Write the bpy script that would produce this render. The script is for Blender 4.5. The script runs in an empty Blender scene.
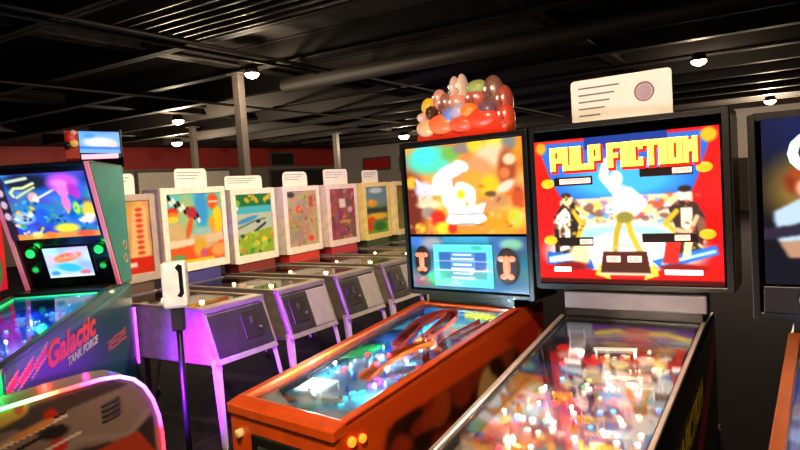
import bpy, bmesh, math, random
import numpy as np
from mathutils import Vector, Matrix
random.seed(7)
rng = np.random.RandomState(5)
PI = math.pi
SC = bpy.context.scene
COL = SC.collection
R = math.radians

# ------------------------------------------------------------------ materials
def lin(c):
    c = np.asarray(c, float) / 255.0
    return np.where(c <= .04045, c / 12.92, ((c + .055) / 1.055) ** 2.4)

MATS = {}
def mat(name, rgb, rough=.5, metal=0., emis=0., ergb=None, var=.12, scale=14., coat=0.):
    if name in MATS: return MATS[name]
    m = bpy.data.materials.new(name); m.use_nodes = True
    nt = m.node_tree; b = nt.nodes['Principled BSDF']
    l = lin(rgb)
    tc = nt.nodes.new('ShaderNodeTexCoord'); nz = nt.nodes.new('ShaderNodeTexNoise')
    nz.inputs['Scale'].default_value = scale; nz.inputs['Detail'].default_value = 3
    nt.links.new(tc.outputs['Object'], nz.inputs['Vector'])
    rp = nt.nodes.new('ShaderNodeValToRGB')
    rp.color_ramp.elements[0].position = .3; rp.color_ramp.elements[1].position = .7
    rp.color_ramp.elements[0].color = (*(l * (1 - var)), 1); rp.color_ramp.elements[1].color = (*np.minimum(l * (1 + var), 1), 1)
    nt.links.new(nz.outputs['Fac'], rp.inputs['Fac']); nt.links.new(rp.outputs['Color'], b.inputs['Base Color'])
    b.inputs['Roughness'].default_value = rough; b.inputs['Metallic'].default_value = metal
    b.inputs['Coat Weight'].default_value = coat
    if emis:
        b.inputs['Emission Color'].default_value = (*lin(ergb or rgb), 1); b.inputs['Emission Strength'].default_value = emis
    MATS[name] = m; return m

def art_mat(name, emis=0., rough=.3, base=1., coat=0.):
    if name in MATS: return MATS[name]
    m = bpy.data.materials.new(name); m.use_nodes = True
    nt = m.node_tree; b = nt.nodes['Principled BSDF']
    a = nt.nodes.new('ShaderNodeAttribute'); a.attribute_name = 'Col'
    mx = nt.nodes.new('ShaderNodeMix'); mx.data_type = 'RGBA'; mx.inputs[0].default_value = base
    mx.inputs[6].default_value = (.01, .01, .01, 1)
    nt.links.new(a.outputs['Color'], mx.inputs[7]); nt.links.new(mx.outputs[2], b.inputs['Base Color'])
    b.inputs['Roughness'].default_value = rough; b.inputs['Coat Weight'].default_value = coat
    if emis:
        nt.links.new(a.outputs['Color'], b.inputs['Emission Color']); b.inputs['Emission Strength'].default_value = emis
    MATS[name] = m; return m

def glass_mat(name='clear_glass', tint=(250, 252, 250), refl=.05):
    if name in MATS: return MATS[name]
    m = bpy.data.materials.new(name); m.use_nodes = True
    nt = m.node_tree; nt.nodes.remove(nt.nodes['Principled BSDF'])
    out = nt.nodes['Material Output']
    tr = nt.nodes.new('ShaderNodeBsdfTransparent'); tr.inputs[0].default_value = (*lin(tint), 1)
    gl = nt.nodes.new('ShaderNodeBsdfGlossy'); gl.inputs['Roughness'].default_value = .04
    fr = nt.nodes.new('ShaderNodeFresnel'); fr.inputs[0].default_value = 1.45
    ml = nt.nodes.new('ShaderNodeMath'); ml.operation = 'MULTIPLY'; ml.inputs[1].default_value = .8
    mx = nt.nodes.new('ShaderNodeMixShader')
    nt.links.new(fr.outputs[0], ml.inputs[0]); nt.links.new(ml.outputs[0], mx.inputs[0])
    nt.links.new(tr.outputs[0], mx.inputs[1]); nt.links.new(gl.outputs[0], mx.inputs[2])
    nt.links.new(mx.outputs[0], out.inputs[0])
    MATS[name] = m; return m

# ------------------------------------------------------------------ mesh builder
class MB:
    def __init__(s): s.v = []; s.f = []; s.c = []; s.sm = []
    def add(s, vs, fs, smooth=False, col=None):
        n = len(s.v); s.v += [tuple(v) for v in vs]; s.f += [tuple(i + n for i in f) for f in fs]
        s.sm += [smooth] * len(fs); s.c += [col or (128, 128, 128)] * len(vs); return s
    def box(s, x0, x1, y0, y1, z0, z1, col=None, M=None):
        vs = [Vector((x, y, z)) for x in (x0, x1) for y in (y0, y1) for z in (z0, z1)]
        if M: vs = [M @ v for v in vs]
        return s.add(vs, [(0, 1, 3, 2), (4, 6, 7, 5), (0, 4, 5, 1), (2, 3, 7, 6), (0, 2, 6, 4), (1, 5, 7, 3)], col=col)
    def prism(s, prof, x0, x1, col=None):       # profile in (y,z), extruded along x
        n = len(prof)
        vs = [(x0, y, z) for y, z in prof] + [(x1, y, z) for y, z in prof]
        fs = [tuple(range(n))[::-1], tuple(range(n, 2 * n))] + [(i, (i + 1) % n, n + (i + 1) % n, n + i) for i in range(n)]
        return s.add(vs, fs, col=col)
    def plate(s, prof, y0, y1, col=None):       # profile in (x,z), extruded along y
        n = len(prof)
        vs = [(x, y0, z) for x, z in prof] + [(x, y1, z) for x, z in prof]
        fs = [tuple(range(n)), tuple(range(n, 2 * n))[::-1]] + [(i, n + i, n + (i + 1) % n, (i + 1) % n) for i in range(n)]
        return s.add(vs, fs, col=col)
    def tube(s, pts, r, seg=10, col=None, cols=None, closed_ends=True):
        pts = [Vector(p) for p in pts]; rr = r if isinstance(r, (list, tuple)) else [r] * len(pts)
        vs = []; fs = []; cc = []
        up0 = None
        for i, p in enumerate(pts):
            d = (pts[min(i + 1, len(pts) - 1)] - pts[max(i - 1, 0)]).normalized()
            if up0 is None:
                up0 = Vector((0, 0, 1)) if abs(d.z) < .9 else Vector((0, 1, 0))
            a = d.cross(up0).normalized(); b = a.cross(d).normalized(); up0 = b
            for k in range(seg):
                t = 2 * PI * k / seg; vs.append(p + (a * math.cos(t) + b * math.sin(t)) * rr[i]); cc.append(cols[i] if cols else col)
        for i in range(len(pts) - 1):
            for k in range(seg):
                fs.append((i * seg + k, i * seg + (k + 1) % seg, (i + 1) * seg + (k + 1) % seg, (i + 1) * seg + k))
        if closed_ends:
            fs.append(tuple(range(seg))[::-1]); fs.append(tuple(range((len(pts) - 1) * seg, len(pts) * seg)))
        n = len(s.v); s.add(vs, fs, True, col)
        if cols: s.c[n:] = cc
        return s
    def cyl(s, p0, p1, r, seg=16, r1=None, col=None): return s.tube([p0, p1], [r, r if r1 is None else r1], seg, col)
    def ell(s, c, rad, seg=16, ring=10, col=None, M=None):
        vs = [];
        for i in range(ring + 1):
            t = PI * i / ring
            for k in range(seg):
                a = 2 * PI * k / seg
                v = Vector((rad[0] * math.sin(t) * math.cos(a), rad[1] * math.sin(t) * math.sin(a), rad[2] * math.cos(t)))
                if M: v = M @ v
                vs.append(v + Vector(c))
        fs = [(i * seg + k, (i + 1) * seg + k, (i + 1) * seg + (k + 1) % seg, i * seg + (k + 1) % seg) for i in range(ring) for k in range(seg)]
        return s.add(vs, fs, True, col)
    def torus(s, c, R0, r, seg=24, M=None, col=None):
        vs = []; q = 8
        for i in range(seg):
            a = 2 * PI * i / seg
            for k in range(q):
                b = 2 * PI * k / q
                v = Vector(((R0 + r * math.cos(b)) * math.cos(a), (R0 + r * math.cos(b)) * math.sin(a), r * math.sin(b)))
                if M: v = M @ v
                vs.append(v + Vector(c))
        fs = [(i * q + k, ((i + 1) % seg) * q + k, ((i + 1) % seg) * q + (k + 1) % q, i * q + (k + 1) % q) for i in range(seg) for k in range(q)]
        return s.add(vs, fs, True, col)
    def xf(s, M): s.v = [tuple(M @ Vector(v)) for v in s.v]; return s
    def build(s, name, m, parent=None, bevel=0., color=False, **tags):
        me = bpy.data.meshes.new(name); me.from_pydata(s.v, [], s.f)
        me.polygons.foreach_set('use_smooth', s.sm)
        if color:
            a = me.attributes.new('Col', 'FLOAT_COLOR', 'POINT')
            a.data.foreach_set('color', np.hstack([lin(np.array(s.c)), np.ones((len(s.v), 1))]).astype('f').ravel())
        me.update()
        bm = bmesh.new(); bm.from_mesh(me); bmesh.ops.remove_doubles(bm, verts=bm.verts, dist=1e-6); bmesh.ops.recalc_face_normals(bm, faces=bm.faces); bm.to_mesh(me); bm.free()
        me.materials.append(m)
        o = bpy.data.objects.new(name, me); COL.objects.link(o)
        if parent: o.parent = parent
        if bevel:
            b = o.modifiers.new('bevel', 'BEVEL'); b.width = bevel; b.segments = 2; b.limit_method = 'ANGLE'; b.angle_limit = R(40)
        for k, v in tags.items(): o[k] = v
        return o

def thing(name, label, cat, loc, rz=0, group=None):
    o = bpy.data.objects.new(name, None); COL.objects.link(o); o.empty_display_size = .1
    o.location = loc; o.rotation_euler = (0, 0, rz); o['label'] = label; o['category'] = cat
    if group: o['group'] = group
    return o

def text(name, s, size, m, parent, M, extrude=.002, offset=0., shear=0., sx=1., label=None, align='CENTER', space=1.):
    cu = bpy.data.curves.new('t', 'FONT'); cu.body = s; cu.size = size; cu.extrude = extrude; cu.offset = offset; cu.shear = shear
    cu.align_x = align; cu.align_y = 'CENTER'; cu.space_character = space; cu.resolution_u = 3
    t = bpy.data.objects.new('t', cu); COL.objects.link(t)
    dg = bpy.context.evaluated_depsgraph_get(); me = bpy.data.meshes.new_from_object(t.evaluated_get(dg))
    bpy.data.objects.remove(t)
    me.transform(M @ Matrix.Diagonal((sx, 1, 1, 1))); me.materials.clear(); me.materials.append(m); me.name = name
    o = bpy.data.objects.new(name, me); COL.objects.link(o)
    if parent: o.parent = parent
    if label: o['label'] = label
    return o

def frame(o, u, v):          # matrix whose x = u, y = v, z = u x v, at o
    u = Vector(u).normalized(); v = Vector(v).normalized(); w = u.cross(v)
    M = Matrix((u, v, w)).transposed().to_4x4(); M.translation = Vector(o); return M

# ------------------------------------------------------------------ painter for printed art
class Art:
    def __init__(s, nu, nv, bg):
        s.nu, s.nv = nu, nv
        s.a = np.empty((nv, nu, 3)); s.a[:] = bg
        s.U, s.V = np.meshgrid(np.linspace(0, 1, nu), np.linspace(0, 1, nv))
        s.asp = nv / nu
    def put(s, m, c, al=1.):
        m = (np.clip(m, 0, 1) * al)[..., None]; s.a = s.a * (1 - m) + np.array(c, float) * m; return s
    def rect(s, u0, v0, u1, v1, c, al=1.): return s.put(((s.U >= u0) & (s.U <= u1) & (s.V >= v0) & (s.V <= v1)).astype(float), c, al)
    def ell(s, cx, cy, rx, ry, c, soft=.25, rot=0., al=1.):
        x = s.U - cx; y = (s.V - cy); t = R(rot)
        ya = y * s.asp; xr = x * math.cos(t) + ya * math.sin(t); yr = -x * math.sin(t) + ya * math.cos(t)
        d = np.sqrt((xr / rx) ** 2 + (yr / (ry * s.asp)) ** 2)
        return s.put((1 - d) / max(soft, 1e-3) + .5, c, al)
    def ring(s, cx, cy, rx, ry, w, c):
        d = np.sqrt(((s.U - cx) / rx) ** 2 + ((s.V - cy) / ry) ** 2); return s.put((np.abs(d - 1) < w).astype(float), c)
    def poly(s, pts, c, al=1.):
        ins = np.zeros_like(s.U, bool); n = len(pts)
        for i in range(n):
            x1, y1 = pts[i]; x2, y2 = pts[(i + 1) % n]
            if y1 == y2: continue
            cond = ((y1 > s.V) != (y2 > s.V)) & (s.U < (x2 - x1) * (s.V - y1) / (y2 - y1) + x1); ins ^= cond
        return s.put(ins.astype(float), c, al)
    def line(s, pts, w, c, al=1.):
        m = np.zeros_like(s.U)
        for (x1, y1), (x2, y2) in zip(pts[:-1], pts[1:]):
            ax, ay = x1, y1 * s.asp; bx, by = x2 - x1, (y2 - y1) * s.asp
            px = s.U - ax; py = s.V * s.asp - ay; t = np.clip((px * bx + py * by) / (bx * bx + by * by + 1e-9), 0, 1)
            d = np.hypot(px - t * bx, py - t * by); m = np.maximum(m, np.clip((w - d) / (w * .3) , 0, 1))
        return s.put(m, c, al)
    def blobs(s, n, u0, v0, u1, v1, pal, r0=.02, r1=.06, al=1., seed=1, flat=.6):
        g = random.Random(seed)
        for _ in range(n):
            r = g.uniform(r0, r1)
            s.ell(g.uniform(u0, u1), g.uniform(v0, v1), r, r * g.uniform(flat * .6, flat * 1.3) / s.asp, g.choice(pal), .3, g.uniform(-60, 60), al)
        return s
    def noise(s, k, amp, seed=1):
        g = np.random.RandomState(seed); n = g.uniform(-1, 1, (k + 2, k + 2, 3))
        x = s.U * k; y = s.V * k; i = x.astype(int); j = y.astype(int); fx = (x - i)[..., None]; fy = (y - j)[..., None]
        v = (n[j, i] * (1 - fx) + n[j, i + 1] * fx) * (1 - fy) + (n[j + 1, i] * (1 - fx) + n[j + 1, i + 1] * fx) * fy
        s.a = np.clip(s.a + v * amp, 0, 255); return s
    def blur(s, k=1):
        for _ in range(k):
            p = np.pad(s.a, ((1, 1), (1, 1), (0, 0)), 'edge')
            s.a = (p[1:-1, :-2] + 2 * p[1:-1, 1:-1] + p[1:-1, 2:]) / 4
            p = np.pad(s.a, ((1, 1), (1, 1), (0, 0)), 'edge')
            s.a = (p[:-2, 1:-1] + 2 * p[1:-1, 1:-1] + p[2:, 1:-1]) / 4
        return s

def art_panel(name, art, tl, tr, bl, thick, m, parent=None, br=None, **tags):
    """printed panel: front grid of coloured vertices + real thickness behind it"""
    tl, tr, bl = Vector(tl), Vector(tr), Vector(bl); br = Vector(br) if br else tr + bl - tl
    nu, nv = art.nu, art.nv
    nrm = (bl - tl).cross(tr - tl).normalized()
    U = np.linspace(0, 1, nu)[None, :, None]; V = np.linspace(0, 1, nv)[:, None, None]
    TL, TR, BL, BR = [np.array(p)[None, None] for p in (tl, tr, bl, br)]
    P = (TL * (1 - U) + TR * U) * (1 - V) + (BL * (1 - U) + BR * U) * V
    P = P.reshape(-1, 3)
    n = nu * nv
    i = np.arange(nv - 1)[:, None] * nu + np.arange(nu - 1)[None]
    F = np.stack([i, i + nu, i + nu + 1, i + 1], -1).reshape(-1, 4).tolist()
    back = [np.array(p - nrm * thick) for p in (tl, tr, br, bl)]
    P = np.vstack([P, back]); c0, c1, c2, c3 = 0, nu - 1, n - 1, n - nu
    F += [[n, n + 1, n + 2, n + 3], [c0] + list(range(1, nu)) + [n + 1, n], [n + 3, n + 2] + list(range(n - 1, n - nu - 1, -1)),
          [n, n + 3] + list(range(n - nu, -1, -nu)), [n + 1] + list(range(nu - 1, n, nu)) + [n + 2]]
    me = bpy.data.meshes.new(name); me.from_pydata(P.tolist(), [], F)
    a = me.attributes.new('Col', 'FLOAT_COLOR', 'POINT')
    cc = np.vstack([lin(np.clip(art.a, 0, 255)).reshape(-1, 3), np.full((4, 3), .01)])
    a.data.foreach_set('color', np.hstack([cc, np.ones((len(cc), 1))]).astype('f').ravel())
    me.update(); me.materials.append(m)
    o = bpy.data.objects.new(name, me); COL.objects.link(o)
    if parent: o.parent = parent
    for k, v in tags.items(): o[k] = v
    return o

def light(name, kind, loc, power, rgb, size=.1, rot=None, spot=None, target=None, parent=None, sy=None):
    d = bpy.data.lights.new(name, kind); d.energy = power; d.color = tuple(lin(rgb))
    if kind == 'AREA':
        d.size = size
        if sy: d.shape = 'RECTANGLE'; d.size_y = sy
    else: d.shadow_soft_size = size
    if spot: d.spot_size = R(spot); d.spot_blend = .5
    o = bpy.data.objects.new(name, d); COL.objects.link(o); o.location = loc
    if rot: o.rotation_euler = rot
    if target: o.rotation_euler = (Vector(target) - Vector(loc)).to_track_quat('-Z', 'Y').to_euler()
    if parent: o.parent = parent
    return o

# common materials
BLACK = mat('black_laminate', (16, 15, 16), .35, coat=.1)
BLACKM = mat('black_matte_paint', (14, 13, 13), .8)
CHROME = mat('brushed_steel', (190, 186, 180), .28, 1.)
DARKMET = mat('dark_steel', (70, 68, 66), .4, .9)
WHITEP = mat('white_paint', (226, 220, 206), .5)
GLASS = glass_mat()
GLOW = {}
def glow(rgb, s): return mat('glow_%d_%d_%d_%d' % (*rgb, int(s * 10)), rgb, .4, emis=s, var=.02)

# ------------------------------------------------------------------ camera
cam = bpy.data.cameras.new('camera'); co = bpy.data.objects.new('camera', cam); COL.objects.link(co)
cam.sensor_width = 36; cam.lens = 637.3 / 800 * 36; cam.clip_end = 200
pi_, ro = R(3.34), R(3.743)
fw = Vector((0, math.cos(pi_), -math.sin(pi_))); up = Vector((0, math.sin(pi_), math.cos(pi_))); rt = Vector((1, 0, 0))
rt2 = rt * math.cos(ro) - up * math.sin(ro); up2 = rt * math.sin(ro) + up * math.cos(ro)
Mc = Matrix((rt2, up2, -fw)).transposed().to_4x4(); Mc.translation = (0, 0, 1.668)
co.matrix_world = Mc; SC.camera = co

# ------------------------------------------------------------------ the room
WLa, WLb = Vector((-12.2, 19.88, 0)), Vector((-2.69, 31.38, 0))
dWL = (WLb - WLa).normalized()
WL0 = WLa - dWL * 32
WBb = Vector((-2.69, 31.38, 0)); dWB = Vector((.893, -.449, 0)); WB1 = WBb + dWB * 34
def wall(name, a, b, z0, z1, m, t=.2, side=1):
    d = (b - a).normalized(); n = Vector((-d.y, d.x, 0)) * t * side
    mb = MB(); mb.add([a + Vector((0, 0, z0)), b + Vector((0, 0, z0)), b + Vector((0, 0, z1)), a + Vector((0, 0, z1)),
                       a + n + Vector((0, 0, z0)), b + n + Vector((0, 0, z0)), b + n + Vector((0, 0, z1)), a + n + Vector((0, 0, z1))],
                      [(0, 1, 2, 3), (5, 4, 7, 6), (0, 4, 5, 1), (3, 2, 6, 7), (0, 3, 7, 4), (1, 5, 6, 2)])
    return mb.build(name, m, kind='structure')
wall('wall_left', WL0, WLb, 0, 2.95, mat('wall_grey_plaster', (120, 108, 100), .8))
wall('trim_1', WL0 , WLb , 2.95, 3.75, mat('red_wall_paint', (150, 26, 20), .6))
wall('wall_back', WBb, WB1, 1.95, 3.75, mat('wall_pale_paint', (176, 170, 168), .8))
wall('baseboard_back', WBb, WB1, 0, 1.95, mat('wall_dark_wainscot', (44, 32, 26), .8))
corners = [WL0, WLb, WB1, Vector((20, -4, 0)), Vector((-6, -9, 0)), Vector((WL0.x, WL0.y - 3, 0))]
wall('wall_right', WB1, Vector((20, -4, 0)), 0, 3.75, mat('wall_dark_paint', (50, 40, 40), .8))
wall('wall_front', Vector((20, -4, 0)), Vector((-6, -9, 0)), 0, 3.75, mat('wall_dark_paint', (50, 40, 40), .8))
wall('wall_corner', Vector((-6, -9, 0)), WL0, 0, 3.75, mat('wall_dark_paint', (1, 1, 1)))
def slab(name, z0, z1, m):
    mb = MB(); n = 5; cs = [WL0, WLb, WB1, Vector((20, -4, 0)), Vector((-6, -9, 0))]
    mb.add([c + Vector((0, 0, z0)) for c in cs] + [c + Vector((0, 0, z1)) for c in cs],
           [tuple(range(5)), tuple(range(5, 10))[::-1]] + [(i, (i + 1) % 5, 5 + (i + 1) % 5, 5 + i) for i in range(5)])
    return mb.build(name, m, kind='structure')
fl_ = mat('dark_patterned_carpet', (24, 14, 26), .9, var=.5, scale=6); fl_.node_tree.nodes['Principled BSDF'].inputs['Specular IOR Level'].default_value = .15
slab('floor', -.1, 0, fl_)
slab('ceiling', 3.75, 3.85, mat('black_ceiling_deck', (34, 30, 29), .8, var=.3, scale=2))
# ceiling framing: joists across, girders along the rows, conduits
CE = mat('black_ceiling_steel', (38, 34, 32), .6, .1)
rd = Vector((.527, .85, 0)).normalized(); pd = Vector((.85, -.527, 0)).normalized()
pole = Vector((-2.15, 9.11, 0))
tn = 1
def beam(c, d, L, w, z0, z1, flange=True, m=CE):
    global tn
    M = frame(c, d, Vector((-d.y, d.x, 0)))
    mb = MB()
    if flange:
        mb.box(-L, L, -w / 2, w / 2, z0, z0 + .02); mb.box(-L, L, -w / 2, w / 2, z1 - .02, z1); mb.box(-L, L, -.01, .01, z0, z1)
    else: mb.box(-L, L, -w / 2, w / 2, z0, z1)
    mb.xf(M); tn += 1
    return mb.build('trim_%d' % tn, m, kind='structure')
for k in range(-4, 10):
    c = pole + rd * (k * 1.55) + pd * (0 if k < 4 else 1)
    beam(c, pd, 10.5 if k < 5 else 9.0, .14, 3.42, 3.75)
for k in (-2, -1, 0, 1, 2):
    beam(pole + pd * (k * 4.2) + rd * 1.0, rd, 9.8, .2, 3.5, 3.68)
for k, (off, z) in enumerate([(.9, 3.38), (1.12, 3.38), (-2.2, 3.4)]):
    c = pole + pd * off + rd * .5
    tn += 1
    MB().tube([c - rd * 9 + Vector((0, 0, z)), c + rd * 11 + Vector((0, 0, z))], .022, 8).build('trim_%d' % tn, CE, kind='structure')
for k in range(7):   # louvred slats of a ceiling grille
    c = Vector((-1.7, 5.6, 0)) + rd * (.16 * k)
    tn += 1
    MB().tube([c - pd * 1.1 + Vector((0, 0, 3.4)), c + pd * 1.3 + Vector((0, 0, 3.4))], .012, 6).build('trim_%d' % tn, mat('grey_ceiling_rail', (90, 84, 80), .4, .6), kind='structure')
# round ventilation duct
tn += 1
c = pole + rd * .75
MB().tube([c + pd * .2 + Vector((0, 0, 3.3)), c + pd * 9 + Vector((0, 0, 3.3))], .11, 16).build('trim_%d' % tn, CE, kind='structure')

# support columns
def column(x, y, w, label):
    t = thing('support_column', label, 'column', (x, y, 0), R(-32))
    m = mat('grey_column_paint', (92, 86, 82), .45)
    MB().box(-w / 2, w / 2, -w / 2, w / 2, .02, 3.4).build('column_shaft', m, t, .006)
    MB().box(-w, w, -w, w, 0, .02).build('base_plate', m, t, .003)
    MB().box(-w, w, -w, w, 3.4, 3.42).build('cap_plate', m, t, .003)
column(-2.15, 9.11, .12, 'nearest grey steel column rising to the ceiling beams behind the white backboxes')
column(-4.75, 15.2, .12, 'thin grey steel column far back, left of the nearest column')
column(-1.75, 19.2, .14, 'thin dark steel column far back near the corner of the red wall')

# ceiling spotlights
def spotlight(x, y, label, power=60, r=.085, z=3.3, tgt=None, vis=22, top=3.42):
    t = thing('ceiling_spotlight', label, 'ceiling light', (x, y, z), 0, 'ceiling spotlights')
    MB().cyl((0, 0, .005), (0, 0, .12), r * 1.05, 18, r * .7).build('lamp_housing', BLACKM, t)
    MB().cyl((0, 0, .12), (0, 0, top - z + .02), .012, 8).build('stem', BLACKM, t)
    MB().ell((0, 0, 0), (r * .92, r * .92, r * .6), 16, 8).build('lamp_face', glow((255, 236, 205), vis), t)
    light('spotlight_beam', 'POINT', (x, y, z - .12), power, (255, 226, 190), .08)
spotlight(-1.83, 8.57, 'bright round ceiling spotlight just right of the nearest column top', 75, .1)
spotlight(-4.33, 12.97, 'upper of the two spotlights hanging left of the nearest column', 300, .12)
spotlight(-6.0, 17.73, 'lower and farther of the two spotlights left of the nearest column', 420, .15)
spotlight(4.72, 9.85, 'bright ceiling spotlight above the white card on the right machine', 60, .12)
spotlight(9.89, 16.82, 'far ceiling spotlight over the pale back wall at right', 1300, .15)
spotlight(.31, 20.42, 'far ceiling spotlight at the left foot of the character topper', 420, .18)

# things on far walls
def wall_at(a, d, s, off): return a + d * s - Vector((-d.y, d.x, 0)) * off
def wall_box(name, label, cat, a, d, s, w, z0, z1, m, t=.05, mi=None, group=None):
    o = thing(name, label, cat, wall_at(a, d, s, .003), math.atan2(d.y, d.x), group)
    MB().box(-w / 2, w / 2, -t, 0, z0, z1).build('frame', mat('sign_frame_grey', (80, 74, 72)), o, .01)
    MB().box(-w / 2 + .08, w / 2 - .08, -t - .01, -t, z0 + .08, z1 - .08).build('panel', m, o)
RED = mat('sign_red', (190, 30, 20), .5)
wall_box('wall_sign', 'larger red rectangular sign on the pale back wall behind the white backboxes', 'sign', WBb, dWB, 2.0, 1.5, 2.55, 3.2, RED)
wall_box('wall_sign', 'smaller red sign on the pale wall beside the dark backbox edge', 'sign', WBb, dWB, 3.55, .7, 2.4, 3.15, RED)
wall_box('wall_screen', 'dark screen mounted on the red wall band', 'screen', WLa, dWL, 11.2, 1.4, 2.95, 3.6, mat('dark_screen', (24, 16, 18), .3))
wall_box('wall_panel', 'big white board on the far left wall left of the columns', 'board', WLa, dWL, 5.1, 1.6, 1.9, 2.9, WHITEP)
wall_box('wall_panel', 'wide white board on the far left wall behind the tallest white card', 'board', WLa, dWL, 7.3, 2.2, 1.9, 2.9, WHITEP)
wall_box('wall_panel', 'dark doorway panel on the far wall beneath the red band', 'door', WLa, dWL, 12.2, 3.6, 1.0, 2.85, mat('dark_door', (34, 26, 28), .6))

# ------------------------------------------------------------------ modern pinball machine
def leg_mesh(x, y, z1, dx, dy, m, parent):
    """splayed folded-steel leg with levelling foot"""
    b = Vector((x + dx * .05, y + dy * .08, 0)); t = Vector((x, y, z1)); mb = MB()
    e = .03
    for (ax, ay) in ((-dx, 0), (0, -dy)):      # L-section: two flanges
        w1 = Vector((ax * e, ay * e, 0)); th = Vector((.004 * (1 if ay else 0) * dx, .004 * (1 if ax else 0) * dy, 0))
        vs = [t, t + w1 * 1.4, b + Vector((0, 0, .05)) + w1 * .8, b + Vector((0, 0, .05))]
        mb.add([v for v in vs] + [v + th for v in vs], [(0, 1, 2, 3), (7, 6, 5, 4), (0, 3, 7, 4), (1, 5, 6, 2), (0, 4, 5, 1), (3, 2, 6, 7)])
    o = mb.build('leg', m, parent)
    MB().cyl(b + Vector((-dx * .012, -dy * .012, .0)), b + Vector((-dx * .012, -dy * .012, .055)), .02, 12, .012).build('leg_leveller', CHROME, o)
    f = MB()
    for q in (.03, .10): f.ell((x + dx * .004, y + dy * .004, z1 - q), (.01, .01, .01), 10, 6)
    f.build('leg_bolt', CHROME, o)
    return o

def coin_door(parent, y, z0, z1, w=.30, x0=0., slope=0., m=None):
    M = Matrix.Translation((x0, y, (z0 + z1) / 2)) @ Matrix.Rotation(slope, 4, 'X'); h = (z1 - z0) / 2
    d = MB().box(-w / 2, w / 2, -.012, 0, -h, h, M=M).build('coin_door', m or DARKMET, parent, .004)
    mb = MB()
    for s in (-1, 1): mb.box(s * w * .22 - w * .13, s * w * .22 + w * .13, -.02, -.012, -h * .1, h * .7, M=M)
    mb.build('coin_slot', CHROME, d, .003)
    MB().box(-w * .3, w * .3, -.018, -.012, -h * .75, -h * .35, M=M).build('coin_return', BLACKM, d, .002)
    MB().xf(Matrix()).cyl(M @ Vector((w * .4, -.012, 0)), M @ Vector((w * .4, -.026, 0)), .012, 12).build('lock', CHROME, d)
    return d

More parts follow.
